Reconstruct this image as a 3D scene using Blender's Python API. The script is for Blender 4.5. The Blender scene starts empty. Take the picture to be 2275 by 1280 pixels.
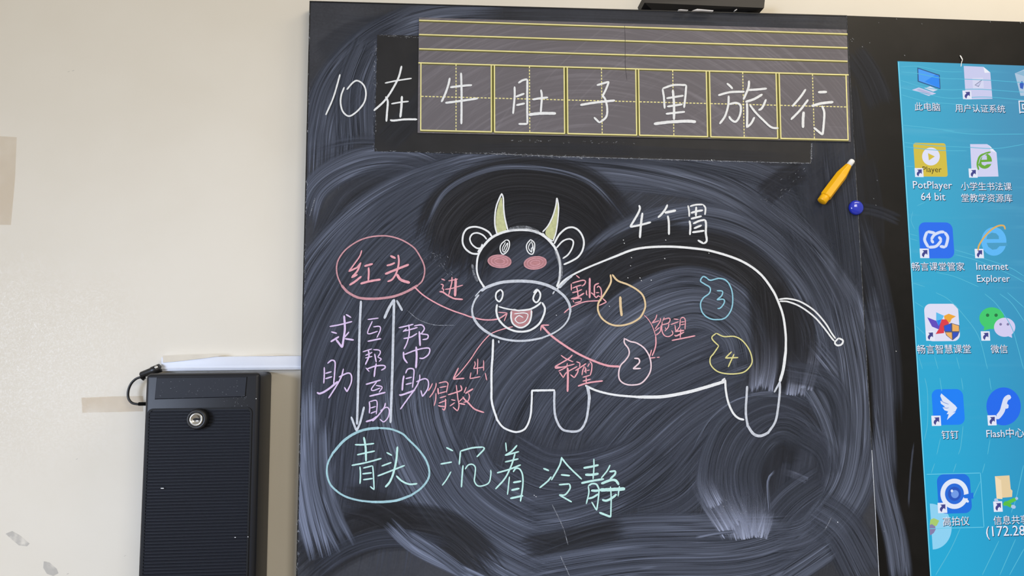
import bpy, bmesh, math, random
from mathutils import Vector, Matrix, noise as mnoise
random.seed(7)
SC = bpy.context.scene
COL = SC.collection

# ------------------------------------------------------------------ camera
W, H, F = 2275.0, 1280.0, 1550.0
PITCH, YAW, ROLL = math.radians(5.515), math.radians(4.588), math.radians(0.532)
CAM = Vector((0.0, -1.24, 1.45))
fwd = Vector((math.sin(YAW)*math.cos(PITCH), math.cos(YAW)*math.cos(PITCH), math.sin(PITCH)))
rt0 = Vector((math.cos(YAW), -math.sin(YAW), 0.0))
dn0 = fwd.cross(rt0)
RT = math.cos(ROLL)*rt0 + math.sin(ROLL)*dn0
DN = -math.sin(ROLL)*rt0 + math.cos(ROLL)*dn0
cd = bpy.data.cameras.new('camera')
cd.sensor_width = 36.0
cd.lens = 36.0*F/W
cd.clip_start = 0.02
cam = bpy.data.objects.new('camera', cd)
m = Matrix((RT, -DN, -fwd)).transposed().to_4x4()
m.translation = CAM
cam.matrix_world = m
COL.objects.link(cam)
SC.camera = cam

# ------------------------------------------------------------------ light
def lin(c):
    c = c/255.0
    return c/12.92 if c <= 0.04045 else ((c+0.055)/1.055)**2.4
def rgb(r, g, b): return (lin(r), lin(g), lin(b), 1.0)

wd = bpy.data.worlds.new('classroom_ambient')
SC.world = wd
wd.use_nodes = True
bg = wd.node_tree.nodes['Background']
bg.inputs[0].default_value = (1.0, 0.93, 0.81, 1)
bg.inputs[1].default_value = 0.44

def area(name, loc, target, sx, sy, power, color, spread=180):
    l = bpy.data.lights.new(name, 'AREA')
    l.shape = 'RECTANGLE'; l.size = sx; l.size_y = sy
    l.energy = power; l.color = color; l.spread = math.radians(spread)
    o = bpy.data.objects.new(name, l)
    o.location = loc
    o.rotation_euler = (Vector(target)-Vector(loc)).to_track_quat('-Z', 'Y').to_euler()
    COL.objects.link(o)
    return o
area('window_daylight', (-2.8, -3.2, 1.5), (0.30, 0, 0.75), 1.3, 1.2, 17, (0.66, 0.77, 1.0), 56)
area('ceiling_tube_light', (1.5, -0.9, 2.95), (1.4, 0.0, 2.0), 1.2, 0.2, 11, (1.0, 0.84, 0.62))
area('rear_ceiling_light', (1.6, -3.4, 2.95), (0.3, 0.0, 1.3), 1.4, 1.0, 40, (1.0, 0.93, 0.82))

SC.view_settings.view_transform = 'Standard'
SC.view_settings.look = 'None'
SC.view_settings.gamma = 1.0
SC.view_settings.use_curve_mapping = False
SC.view_settings.exposure = 0.0
SC.cycles.transparent_max_bounces = 64

# ------------------------------------------------------------------ helpers
def ray(px, py): return fwd*F + RT*(px-W/2) + DN*(py-H/2)
def P(px, py, Y=0.0):
    """point where the photo pixel meets the upright plane at depth Y"""
    d = ray(px, py)
    return CAM + d*((Y-CAM.y)/d.y)
def SCALE(px, py, Y=0.0):
    return (P(px+1, py, Y)-P(px-1, py, Y)).length/2

CROPS = {'P': (0, 0, 1), 'A': (680, 120, 4.922), 'B': (1090, 120, 4.922), 'C': (1500, 120, 4.922),
         'H': (980, 400, 4.9237), 'M': (980, 600, 4.9237), 'R': (720, 500, 6.3194), 'L': (690, 660, 4.2667),
         'L2': (880, 660, 4.268), 'G': (700, 930, 6.0944), 'G2': (960, 960, 4.9457), 'MID': (1220, 580, 4.0),
         'RT': (1360, 430, 3.6574), 'LG': (1300, 780, 3.7917), 'C1': (1255, 600, 16), 'C2': (1430, 690, 10.67),
         'C3': (1225, 780, 12.8), 'C4': (950, 835, 14.22), 'C5': (800, 700, 5.12), 'C6': (1380, 440, 10.34),
         'C7': (1280, 1000, 8), 'C8': (970, 610, 18.286), 'LO': (650, 900, 3.25),
         'S1': (1975, 120, 7.53), 'S2': (1975, 290, 7.53), 'S3': (1975, 470, 7.53), 'S4': (1975, 650, 7.53),
         'S5': (1975, 840, 7.53), 'S6': (1975, 1030, 5.12), 'CB': (270, 770, 5.119), 'TP': (1400, 0, 6.691)}
def px(c, x, y):
    ox, oy, s = CROPS[c]
    return (ox+x/s, oy+y/s)

def parse(c, txt, w0):
    """'w5: x,y x,y! x,y; ...' -> [(width, [segments of px points])]; ! marks a corner"""
    out = []
    for st in txt.split(';'):
        st = st.strip()
        if not st: continue
        w = w0
        if st[0] == 'w':
            a, st = st.split(':', 1); w = float(a[1:])
        segs, cur = [], []
        for tok in st.split():
            corner = tok.endswith('!')
            x, y = tok.rstrip('!').split(',')
            q = px(c, float(x), float(y)); cur.append(q)
            if corner: segs.append(cur); cur = [q]
        segs.append(cur)
        out.append((w, [s for s in segs if len(s) > 1]))
    return out

def catmull(p, step, closed=False):
    if len(p) == 2:
        a, b = Vector(p[0]), Vector(p[1])
        n = max(2, int((b-a).length/step)+1)
        return [a.lerp(b, i/n) for i in range(n+1)]
    v = [Vector(q) for q in p]
    if closed: ext = [v[-2]]+v+[v[1]]
    else: ext = [v[0]*2-v[1]]+v+[v[-1]*2-v[-2]]
    out = []
    for i in range(1, len(ext)-2):
        a, b, c, d = ext[i-1:i+3]
        n = max(2, int((c-b).length/step)+1)
        for k in range(n):
            t = k/n
            out.append(0.5*((2*b)+(c-a)*t+(2*a-5*b+4*c-d)*t*t+(3*b-a-3*c+d)*t**3))
    out.append(v[-1])
    return out

class MB:
    """collects flat pieces and solids for ONE mesh object"""
    layer = 0                                 # later strokes lie on earlier ones
    def __init__(s): s.v = []; s.f = []; s.mi = []; s.mats = []; s.smooth = []
    def mat(s, m):
        if m not in s.mats: s.mats.append(m)
        return s.mats.index(m)
    def add(s, vs, fs, m, smooth=False):
        b = len(s.v); k = s.mat(m)
        s.v += [tuple(q) for q in vs]
        for f in fs:
            s.f.append(tuple(b+i for i in f)); s.mi.append(k); s.smooth.append(smooth)
    def build(s, name, parent=None):
        me = bpy.data.meshes.new(name)
        me.from_pydata(s.v, [], s.f)
        for m in s.mats: me.materials.append(m)
        for i, p in enumerate(me.polygons):
            p.material_index = s.mi[i]; p.use_smooth = s.smooth[i]
        me.update()
        o = bpy.data.objects.new(name, me)
        COL.objects.link(o)
        if parent: under(o, parent)
        return o
    # --- flat things on an upright plane
    def ribbon(s, pts, w, m, Y, rough=0.1, cap=True, taper=0.7):
        """chalk/print stroke through px points, w px wide"""
        n = len(pts)
        if not isinstance(w, list): w = [w]*n
        L, Rr = [], []
        sd = random.random()*100
        for i, q in enumerate(pts):
            a = pts[max(0, i-1)]; b = pts[min(n-1, i+1)]
            t = (b-a)
            if t.length < 1e-6: t = Vector((1, 0))
            t.normalize(); nr = Vector((-t.y, t.x))
            e = min(i, n-1-i)
            k = 1.0
            if cap and e < 2: k = (taper*0.75, taper*1.15)[e]
            j1 = 1+rough*2*mnoise.noise((i*0.55, sd, 0)); j2 = 1+rough*2*mnoise.noise((i*0.55, sd, 9))
            L.append(q+nr*(w[i]/2*k*j1)); Rr.append(q-nr*(w[i]/2*k*j2))
        vs = [P(q.x, q.y, Y-i*2.5e-7) for i, q in enumerate(L)]+[P(q.x, q.y, Y-i*2.5e-7) for i, q in enumerate(Rr)]
        fs = [(i, i+1, n+i+1, n+i) for i in range(n-1)]
        s.add(vs, fs, m)
    def strokes(s, c, txt, w, m, Y, rough=0.06, step=2.0):
        k = 0; runs = []
        for ww, segs in parse(c, txt, w):
            for sg in segs:
                pts = catmull(sg, step)
                last = runs[-1] if runs else None
                if last and last[2] != ww and (last[0][-1]-pts[0]).length < 0.05:
                    last[0].extend(pts[1:]); last[1].extend([ww]*(len(pts)-1)); last[2] = ww   # the same stroke pressed harder or softer
                else: runs.append([pts, [ww]*len(pts), ww])
        for pts, ws, _ in runs:
            n = len(ws)
            sm = [sum(ws[max(0, i-6):i+7])/len(ws[max(0, i-6):i+7]) for i in range(n)]
            s.ribbon(pts, sm, m, Y-k*0.000012-MB.layer*0.000004, rough); k += 1
        MB.layer += 1
        return s
    def poly(s, pts, m, Y):
        vs = [P(x, y, Y) for x, y in pts]
        s.add(vs, [tuple(range(len(vs)))], m)
    def cpoly(s, c, txt, m, Y, smooth=False):
        pts = [px(c, *map(float, t.split(','))) for t in txt.split()]
        if smooth: pts = [(q.x, q.y) for q in catmull(pts+[pts[0]], 1.5, True)[:-1]]
        s.poly(pts, m, Y)
    def disc(s, c, x, y, rx, ry, m, Y, a0=0, a1=360, tilt=0):
        t = math.radians(tilt); n = 40; pts = []
        for i in range(n if a1-a0 == 360 else n+1):
            a = math.radians(a0+(a1-a0)*i/n)
            u, v = rx*math.cos(a), ry*math.sin(a)
            pts.append(px(c, x+u*math.cos(t)-v*math.sin(t), y+u*math.sin(t)+v*math.cos(t)))
        s.poly(pts, m, Y)
    def rrect(s, c, x0, y0, x1, y1, r, m, Y):
        a = P(*px(c, x0, y0), Y); b = P(*px(c, x1, y1), Y)
        rr = r/CROPS[c][2]*SCALE(*px(c, x0, y0), Y)
        X0, X1, Z0, Z1 = a.x, b.x, b.z, a.z
        vs = []
        for cx, cz, s0 in ((X1-rr, Z1-rr, 0), (X0+rr, Z1-rr, 90), (X0+rr, Z0+rr, 180), (X1-rr, Z0+rr, 270)):
            for k in range(7 if rr > 1e-6 else 1):
                an = math.radians(s0+15*k); vs.append((cx+rr*math.cos(an), Y, cz+rr*math.sin(an)))
        s.add(vs, [tuple(range(len(vs)))], m)
    # --- solids
    def box(s, x0, x1, y0, y1, z0, z1, m):
        vs = [(x, y, z) for x in (x0, x1) for y in (y0, y1) for z in (z0, z1)]
        s.add(vs, [(0, 1, 3, 2), (4, 6, 7, 5), (0, 4, 5, 1), (2, 3, 7, 6), (0, 2, 6, 4), (1, 5, 7, 3)], m)
    def bbox(s, x0, x1, y0, y1, z0, z1, m, r=0.004, seg=3):
        bm = bmesh.new()
        bmesh.ops.create_cube(bm, size=1)
        for v in bm.verts:
            v.co = ((x0+x1)/2+v.co.x*(x1-x0), (y0+y1)/2+v.co.y*(y1-y0), (z0+z1)/2+v.co.z*(z1-z0))
        bmesh.ops.bevel(bm, geom=bm.edges[:], offset=r, segments=seg, affect='EDGES', profile=0.5)
        s.addbm(bm, m, True)
    def addbm(s, bm, m, smooth=False):
        bm.verts.index_update()
        s.add([v.co.copy() for v in bm.verts], [[v.index for v in f.verts] for f in bm.faces], m, smooth)
        bm.free()
    def prism(s, quad_front, y0, y1, m):
        """solid from an xz outline between depths y0 and y1"""
        n = len(quad_front)
        vs = [(x, y0, z) for x, z in quad_front]+[(x, y1, z) for x, z in quad_front]
        fs = [tuple(range(n)), tuple(range(2*n-1, n-1, -1))]+[(i, i+n, (i+1) % n+n, (i+1) % n) for i in range(n)]
        s.add(vs, fs, m)
    def lathe(s, o, ax, prof, seg, m, smooth=True, rot=0, squash=None):
        """profile [(distance along axis, radius)] turned round an axis"""
        ax = Vector(ax).normalized()
        u = ax.orthogonal().normalized() if squash is None else Vector(squash).normalized()
        w = ax.cross(u)
        vs, fs = [], []
        for d, r in prof:
            for k in range(seg):
                a = 2*math.pi*k/seg+rot
                vs.append(Vector(o)+ax*d+(u*math.cos(a)+w*math.sin(a))*r)
        n = len(prof)
        for i in range(n-1):
            for k in range(seg):
                fs.append((i*seg+k, i*seg+(k+1) % seg, (i+1)*seg+(k+1) % seg, (i+1)*seg+k))
        fs.append(tuple(range(seg-1, -1, -1))); fs.append(tuple((n-1)*seg+k for k in range(seg)))
        s.add(vs, fs, m, smooth)
    def tube(s, pts, r, m, seg=12):
        n = len(pts); vs, fs = [], []
        nrm = None
        for i, q in enumerate(pts):
            t = (pts[min(n-1, i+1)]-pts[max(0, i-1)]).normalized()
            nrm = t.orthogonal().normalized() if nrm is None else (nrm-t*nrm.dot(t)).normalized()
            b = t.cross(nrm)
            for k in range(seg):
                a = 2*math.pi*k/seg
                vs.append(q+(nrm*math.cos(a)+b*math.sin(a))*r)
        for i in range(n-1):
            for k in range(seg):
                fs.append((i*seg+k, i*seg+(k+1) % seg, (i+1)*seg+(k+1) % seg, (i+1)*seg+k))
        fs.append(tuple(range(seg))); fs.append(tuple((n-1)*seg+k for k in range(seg)))
        s.add(vs, fs, m, True)

def tag(o, label=None, cat=None, group=None, kind=None):
    if label: o['label'] = label
    if cat: o['category'] = cat
    if group: o['group'] = group
    if kind: o['kind'] = kind
    return o
def empty(name, loc, label, cat):
    o = bpy.data.objects.new(name, None); COL.objects.link(o)
    o.empty_display_size = 0.05
    # the Empty marks the base; its parts keep their world places
    o.location = loc
    bpy.context.view_layer.update()
    return tag(o, label, cat)
def under(o, parent):
    o.parent = parent
    o.matrix_parent_inverse = Matrix.Translation(parent.location).inverted() if parent.type == 'EMPTY' else Matrix.Identity(4)
    return o

# ------------------------------------------------------------------ materials
class NT:
    def __init__(s, name):
        s.m = bpy.data.materials.new(name); s.m.use_nodes = True
        s.t = s.m.node_tree; s.b = s.t.nodes['Principled BSDF']
    def n(s, typ, **kw):
        o = s.t.nodes.new(typ)
        for k, v in kw.items(): setattr(o, k, v)
        return o
    def l(s, a, b): s.t.links.new(a, b)
    def val(s, x, sock):
        if isinstance(x, (int, float)): sock.default_value = x
        else: s.l(x, sock)
    def math(s, op, a, b=0.0, c=None, clamp=False):
        o = s.n('ShaderNodeMath', operation=op, use_clamp=clamp)
        s.val(a, o.inputs[0]); s.val(b, o.inputs[1])
        if c is not None: s.val(c, o.inputs[2])
        return o.outputs[0]
    def sstep(s, lo, hi, x):
        o = s.n('ShaderNodeMapRange', interpolation_type='SMOOTHSTEP')
        o.inputs[1].default_value = lo; o.inputs[2].default_value = hi
        s.val(x, o.inputs[0])
        return o.outputs[0]
    def vec(s, x, y, z):
        o = s.n('ShaderNodeCombineXYZ')
        for i, q in enumerate((x, y, z)): s.val(q, o.inputs[i])
        return o.outputs[0]
    def noise(s, vec, scale=1.0, detail=2.0, rough=0.5):
        o = s.n('ShaderNodeTexNoise'); o.inputs['Scale'].default_value = scale
        o.inputs['Detail'].default_value = detail; o.inputs['Roughness'].default_value = rough
        if vec is not None: s.l(vec, o.inputs['Vector'])
        return o.outputs[0]
    def mix(s, f, a, b):
        o = s.n('ShaderNodeMix', data_type='RGBA')
        s.val(f, o.inputs[0])
        for q, i in ((a, 6), (b, 7)):
            if isinstance(q, tuple): o.inputs[i].default_value = q
            else: s.l(q, o.inputs[i])
        return o.outputs[2]
    def pos(s):
        g = s.n('ShaderNodeTexCoord'); return g.outputs['Object']
    def set(s, rough=None, spec=None, metal=None, coat=None, color=None):
        b = s.b.inputs
        if rough is not None: s.val(rough, b['Roughness'])
        if spec is not None: b['Specular IOR Level'].default_value = spec
        if metal is not None: b['Metallic'].default_value = metal
        if coat is not None: b['Coat Weight'].default_value = coat
        if color is not None:
            if isinstance(color, tuple): b['Base Color'].default_value = color
            else: s.l(color, b['Base Color'])
        return s.m

def plain(name, c, rough=0.5, spec=0.5, metal=0, coat=0, vary=0.06, scale=40):
    t = NT(name)
    nz = t.noise(t.pos(), scale, 3)
    d = tuple(min(1, q*(1-vary*2)) for q in c[:3])+(1,); l = tuple(min(1, q*(1+vary*2)) for q in c[:3])+(1,)
    return t.set(rough, spec, metal, coat, t.mix(nz, d, l))
def chalk(name, c, lo=0.30, hi=0.46, amin=0.72, scale=1900):
    """powdery chalk: grains let the board show through"""
    t = NT(name)
    p = t.pos()
    n1 = t.noise(p, scale, 2, 0.7)
    n2 = t.noise(p, 170, 2)
    g = t.math('ADD', n1, t.math('MULTIPLY', t.math('SUBTRACT', n2, 0.5), 0.25))
    a = t.math('ADD', t.math('MULTIPLY', t.sstep(lo, hi, g), 1-amin), amin)
    t.l(a, t.b.inputs['Alpha'])
    return t.set(0.95, 0.1, color=t.mix(n2, tuple(q*0.9 for q in c[:3])+(1,), c))
def glow(name, c, strength=1.0):
    t = NT(name)
    t.set(0.3, 0.2, color=(0.01, 0.01, 0.01, 1))
    t.b.inputs['Emission Color'].default_value = c
    t.b.inputs['Emission Strength'].default_value = strength
    return t.m

CH_W = chalk('white_chalk', rgb(240, 243, 245))
CH_WG = chalk('dusty_white_chalk', rgb(218, 224, 234), 0.36, 0.58, 0.62)
CH_WX = chalk('scuffed_chalk_dust', rgb(190, 195, 205), 0.46, 0.66, 0.03)
CH_PK = chalk('pink_chalk', rgb(238, 172, 182))
CH_RD = chalk('rose_chalk', rgb(214, 160, 168), 0.34, 0.54, 0.66)
CH_PU = chalk('lilac_chalk', rgb(226, 204, 240))
CH_MT = chalk('mint_chalk', rgb(196, 238, 232))
CH_MB = chalk('pale_teal_chalk', rgb(172, 212, 220), 0.34, 0.52, 0.66)
CH_PE = chalk('peach_chalk', rgb(232, 206, 164))
CH_BL = chalk('sky_blue_chalk', rgb(150, 206, 226))
CH_YL = chalk('pale_yellow_chalk', rgb(226, 220, 152))
CH_LP = chalk('pale_pink_chalk', rgb(240, 216, 224))
CH_FP = chalk('rubbed_pink_chalk', rgb(198, 142, 146), 0.30, 0.55, 0.5)
CH_FG = chalk('rubbed_lime_chalk', rgb(206, 210, 160), 0.34, 0.5, 0.55)

def board_material():
    t = NT('slate_board')
    p = t.pos()
    a = t.noise(p, 3.0, 3); b = t.noise(p, 14, 4, 0.6); c = t.noise(p, 220, 2)
    f = t.math('ADD', t.math('MULTIPLY', a, 0.6), t.math('MULTIPLY', b, 0.4))
    f = t.math('ADD', f, t.math('MULTIPLY', t.math('SUBTRACT', c, 0.5), 0.25))
    return t.set(0.62, 0.22, color=t.mix(t.sstep(0.3, 0.7, f), rgb(50, 51, 55), rgb(66, 68, 75)))
M_BOARD = board_material()

def smear_material():
    """chalk haze left by an eraser: streaks follow each wiping stroke"""
    t = NT('eraser_haze')
    A = t.n('ShaderNodeAttribute', attribute_name='sm'); B = t.n('ShaderNodeAttribute', attribute_name='sm2')
    sa = t.n('ShaderNodeSeparateColor'); t.l(A.outputs['Color'], sa.inputs[0])
    sb = t.n('ShaderNodeSeparateColor'); t.l(B.outputs['Color'], sb.inputs[0])
    v, u, amp, tone = sa.outputs[0], sa.outputs[1], sa.outputs[2], A.outputs['Alpha']
    hw, tt, seed, mode = sb.outputs[0], sb.outputs[1], sb.outputs[2], B.outputs['Alpha']
    s = t.math('MULTIPLY', v, hw)
    ln = lambda ks, ku, kz, d, r: t.noise(t.vec(t.math('MULTIPLY', s, ks), t.math('MULTIPLY', u, ku), t.math('MULTIPLY', seed, kz)), 1, d, r)
    n1 = ln(290, 2.0, 37, 3, 0.6)
    n2 = ln(34, 3.0, 91, 2, 0.5)
    n3 = ln(640, 7, 17, 1, 0.5)
    thin = lambda n, w: t.math('SUBTRACT', 1.0, t.sstep(0.0, w, t.math('ABSOLUTE', t.math('SUBTRACT', n, 0.5))))
    bright = thin(ln(90, 1.3, 53, 2, 0.6), 0.022)
    dark = thin(ln(120, 1.6, 71, 2, 0.6), 0.035)
    jag = t.math('SUBTRACT', n1, 0.5)
    edge = t.sstep(0, 0.36, t.math('SUBTRACT', 1.0, t.math('ADD', t.math('ABSOLUTE', v), t.math('MULTIPLY', jag, 0.25))))
    e1 = t.sstep(0, 0.16, t.math('ADD', tt, t.math('MULTIPLY', jag, 0.35)))
    e2 = t.sstep(0, 0.16, t.math('ADD', t.math('SUBTRACT', 1.0, tt), t.math('MULTIPLY', jag, 0.35)))
    cov = t.math('MULTIPLY', edge, t.math('MULTIPLY', e1, e2))
    st = t.math('ADD', t.math('MULTIPLY', t.sstep(0.36, 0.70, n1), 0.62), t.math('MULTIPLY', t.sstep(0.5, 0.85, n3), 0.35))
    st = t.math('ADD', st, t.math('SUBTRACT', t.math('MULTIPLY', bright, 0.85), t.math('MULTIPLY', dark, 0.55)))
    hz = t.math('ADD', t.math('ADD', 0.36, st), t.math('MULTIPLY', t.math('SUBTRACT', n2, 0.45), 1.0))
    hz = t.math('MULTIPLY', hz, amp, clamp=True)
    dk = t.math('MULTIPLY', t.math('ADD', 0.45, t.math('MULTIPLY', n2, 0.75)), amp)
    # a feathered wipe: powder gathers where the stroke stops
    soft = t.sstep(0, 0.05, t.math('ADD', t.math('SUBTRACT', 1.0, tt), t.math('MULTIPLY', jag, 0.45)))
    fth = t.math('MULTIPLY', t.math('MULTIPLY', t.math('POWER', tt, 2.8), edge), t.math('MULTIPLY', soft, t.math('MULTIPLY', t.math('ADD', 0.45, st), amp)))
    cover = t.math('MULTIPLY', t.sstep(0.0, 0.42, amp), 0.80)
    body = t.math('MULTIPLY', cov, t.math('ADD', t.math('MULTIPLY', cover, tone), t.math('MULTIPLY', dk, t.math('SUBTRACT', 1.0, tone))))
    al = t.math('ADD', t.math('MULTIPLY', body, t.math('SUBTRACT', 1.0, mode)), t.math('MULTIPLY', fth, mode), clamp=True)
    t.l(al, t.b.inputs['Alpha'])
    hcol = t.mix(hz, rgb(47, 50, 57), rgb(138, 147, 170))
    hcol = t.mix(mode, hcol, rgb(158, 166, 190))
    return t.set(0.85, 0.12, color=t.mix(tone, t.mix(t.math('MULTIPLY', st, 0.26, clamp=True), rgb(43, 43, 45), rgb(92, 94, 102)), hcol))
M_SMEAR = smear_material()

# ================================================================== THE SETTING
YW = 0.03                                   # wall face; the board front is Y = 0
def wall_material():
    t = NT('cream_wall_paint')
    p = t.pos()
    a = t.noise(p, 1.3, 3); b = t.noise(p, 420, 2); c = t.noise(p, 6, 3)
    t.l(t.math('MULTIPLY', b, 1), t.b.inputs['Roughness'])
    bump = t.n('ShaderNodeBump'); bump.inputs['Strength'].default_value = 0.06; bump.inputs['Distance'].default_value = 0.001
    t.l(b, bump.inputs['Height']); t.l(bump.outputs[0], t.b.inputs['Normal'])
    f = t.math('ADD', t.math('MULTIPLY', a, 0.6), t.math('MULTIPLY', c, 0.4))
    return t.set(0.8, 0.2, color=t.mix(t.sstep(0.3, 0.7, f), rgb(222, 215, 200), rgb(229, 223, 210)))
M_WALL = wall_material()
w = MB(); w.box(-3.4, 3.4, YW, YW+0.15, 0, 3.0, M_WALL)
wall = tag(w.build('wall_back'), kind='structure')
fl = MB(); fl.box(-3.4, 3.4, -6.5, YW, -0.1, 0.0, plain('floor_tile', rgb(168, 160, 148), 0.4))
tag(fl.build('floor'), kind='structure')

def faint(name, c, amax, sc):
    t = NT(name); p = t.pos()
    t.l(t.math('MULTIPLY', t.sstep(0.25, 0.6, t.noise(p, sc, 3)), amax), t.b.inputs['Alpha'])
    return t.set(0.7, 0.2, color=c)
M_TAPE = faint('old_tape_residue', rgb(206, 180, 142), 0.26, 9)
M_SCUFF = faint('grey_scuff', rgb(150, 152, 158), 0.28, 60)
for q in (((-40, 300), (37, 305), (33, 400), (24, 500), (-40, 498)),
          ((181, 884), (250, 881), (318, 880), (318, 914), (240, 916), (183, 917))):
    b = MB(); b.poly(q, M_TAPE, YW-0.0004); b.build('tape_residue', wall)
for q in (((12, 1186), (27, 1180), (45, 1190), (66, 1208), (60, 1214), (42, 1212), (24, 1197)),
          ((97, 1247), (110, 1250), (126, 1264), (130, 1274), (118, 1280), (104, 1275), (96, 1262))):
    b = MB(); b.poly(q, M_SCUFF, YW-0.0004); b.build('scuff_mark', wall)
b = MB()
for x, y in ((160, 158), (150, 160), (154, 1027), (168, 1021), (275, 1236), (148, 1276)):
    b.ribbon([Vector((x, y)), Vector((x+3, y-1)), Vector((x+5, y-2))], 1.6, M_SCUFF, YW-0.0005)
b.build('scuff_speck', wall)

# ================================================================== CHALKBOARD
Z_B = P(1300, 1640, 0).z
def line_at_z(p, q, z):
    a, b2 = P(*p), P(*q); t = (z-a.z)/(b2.z-a.z); return a.x+(b2.x-a.x)*t
TLp, BLp, TRp, BRp = (688, 2.5), (658, 1279), (1881, 34.5), (1953, 1279)
TL, TR = P(*TLp), P(*TRp)
XBL, XBR = line_at_z(TLp, BLp, Z_B), line_at_z(TRp, BRp, Z_B)
board = empty('chalkboard', ((TL.x+TR.x)/2, YW, Z_B),
              'black chalkboard covered with a chalk cow drawing, coloured writing and eraser smears', 'chalkboard')

SMV, SMF, SMA, SMB = [], [], [], []
def smear(path, wpx, amp, tone=1.0, mode=0.0, store=None):
    V, Fc, A, B = store or (SMV, SMF, SMA, SMB)
    pts = catmull(path, 12)
    n = len(pts); k = len(Fc)
    Y = -0.00008-0.000009*smear.k; smear.k += 1
    seed = (smear.k*0.618) % 1
    hw = wpx/2*SCALE(*pts[n//2])
    u = 0.0; base = len(V); prev = None
    acc = [0]
    for i in range(1, n): acc.append(acc[-1]+(pts[i]-pts[i-1]).length)
    for i, q in enumerate(pts):
        t = (pts[min(n-1, i+1)]-pts[max(0, i-1)]).normalized(); nr = Vector((-t.y, t.x))
        for v in (-1, -0.33, 0.33, 1):
            e = q+nr*(v*wpx/2)
            V.append(tuple(P(e.x, e.y, Y)))
            A.append((v, acc[i]*0.0008, amp, tone)); B.append((hw, acc[i]/acc[-1], seed, mode))
    for i in range(n-1):
        for j in range(3):
            a = base+i*4+j; Fc.append((a, a+1, a+5, a+4))
smear.k = 0
def smear_bmesh(store, planes):
    me = bpy.data.meshes.new('tmp'); me.from_pydata(store[0], [], store[1])
    for nm, dat in (('sm', store[2]), ('sm2', store[3])):
        at = me.attributes.new(nm, 'FLOAT_COLOR', 'POINT')
        at.data.foreach_set('color', [c for q in dat for c in q])
    bm = bmesh.new(); bm.from_mesh(me); bpy.data.meshes.remove(me)
    for co, no in planes:
        bmesh.ops.bisect_plane(bm, geom=bm.verts[:]+bm.edges[:]+bm.faces[:], plane_co=co, plane_no=no, clear_outer=True)
    for f in bm.faces: f.material_index = 1
    return bm

# --- wide hazes and wiped lobes, oldest first
S = smear
for k in range(7):                            # old faint wiping over the whole board, sweeping up to the right
    x0, y0 = 640+k*190, 1300-k*10
    S([(x0, y0), (x0+70, y0-330), (x0+250, y0-640), (x0+560, y0-900)], 230, 0.24)
for k in range(3): S([(1660+k*90, 1330), (1720+k*80, 1000), (1760+k*60, 600), (1740+k*60, 200)], 120, 0.18)
S([(1100, 1000), (1220, 1060), (1360, 1040), (1500, 950)], 150, 0.26)
S([(700, 60), (860, 70), (1100, 35), (1500, 45), (1880, 60)], 90, 0.16)
S([(716, 420), (735, 250), (820, 130), (960, 70), (1120, 60)], 150, 0.42)
S([(690, 330), (725, 190), (810, 90), (930, 25)], 60, 0.34)
S([(700, 130), (780, 75), (880, 50)], 60, 0.14)
S([(800, 330), (800, 200), (840, 90)], 130, 0.32)
S([(675, 380), (800, 350), (1000, 362), (1300, 372), (1600, 395), (1790, 400)], 110, 0.30)
S([(670, 520), (700, 420), (790, 362), (900, 352), (990, 385)], 70, 0.42)
S([(720, 560), (790, 450), (900, 400), (1010, 395)], 110, 0.30, 0.55)
S([(660, 760), (710, 600), (840, 470), (1000, 400), (1200, 365), (1420, 372), (1620, 410), (1800, 490)], 120, 0.44)
S([(1180, 350), (1400, 368), (1600, 420), (1740, 510)], 90, 0.42)
S([(1240, 330), (1440, 340), (1640, 372), (1760, 420)], 60, 0.30)
S([(680, 1010), (700, 800), (800, 600), (940, 470), (1080, 400)], 190, 0.31)
S([(745, 1130), (780, 860), (880, 660), (1000, 540)], 170, 0.28)
S([(820, 1130), (860, 900), (960, 720), (1090, 590)], 160, 0.27)
S([(930, 1010), (990, 830), (1120, 680), (1280, 560)], 170, 0.30)
S([(1040, 1010), (1110, 850), (1250, 720), (1430, 620)], 170, 0.31)
S([(1170, 1000), (1240, 880), (1370, 770), (1540, 700)], 150, 0.31)
S([(1300, 1010), (1400, 900), (1530, 820), (1680, 760)], 170, 0.31)
S([(1290, 1080), (1420, 1030), (1540, 930), (1660, 860)], 150, 0.31)
S([(1380, 1130), (1500, 1090), (1600, 980), (1720, 900)], 150, 0.27)
# wiped dark lobe round the cow's head
S([(962, 560), (1000, 465), (1090, 410), (1190, 400), (1300, 430), (1385, 520)], 128, 1.0, 0.0)
S([(985, 590), (1010, 500), (1090, 430), (1190, 418), (1290, 450), (1350, 540)], 90, 0.9, 0.0)
S([(1030, 620), (1060, 540), (1150, 480), (1260, 500), (1330, 570)], 130, 0.85, 0.0)
S([(940, 520), (990, 425), (1090, 376), (1200, 374), (1310, 405), (1392, 490)], 14, 0.40)
# arcs round the cow's body
S([(1285, 640), (1380, 545), (1500, 500), (1620, 510), (1740, 590), (1810, 720), (1820, 830)], 110, 0.40)
S([(1400, 520), (1540, 480), (1680, 520), (1800, 640), (1850, 800)], 60, 0.38)
S([(1270, 690), (1370, 600), (1500, 560), (1620, 580), (1710, 670), (1735, 800)], 130, 0.95, 0.0)
S([(1250, 610), (1330, 560), (1430, 515), (1530, 500)], 40, 0.7, 0.0)
S([(1290, 760), (1390, 660), (1530, 610), (1650, 660), (1700, 780)], 46, 0.34)
S([(1300, 850), (1400, 740), (1540, 680), (1640, 730), (1670, 830)], 120, 0.40)
S([(1380, 700), (1470, 645), (1570, 640), (1650, 690)], 12, 0.42)
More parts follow.
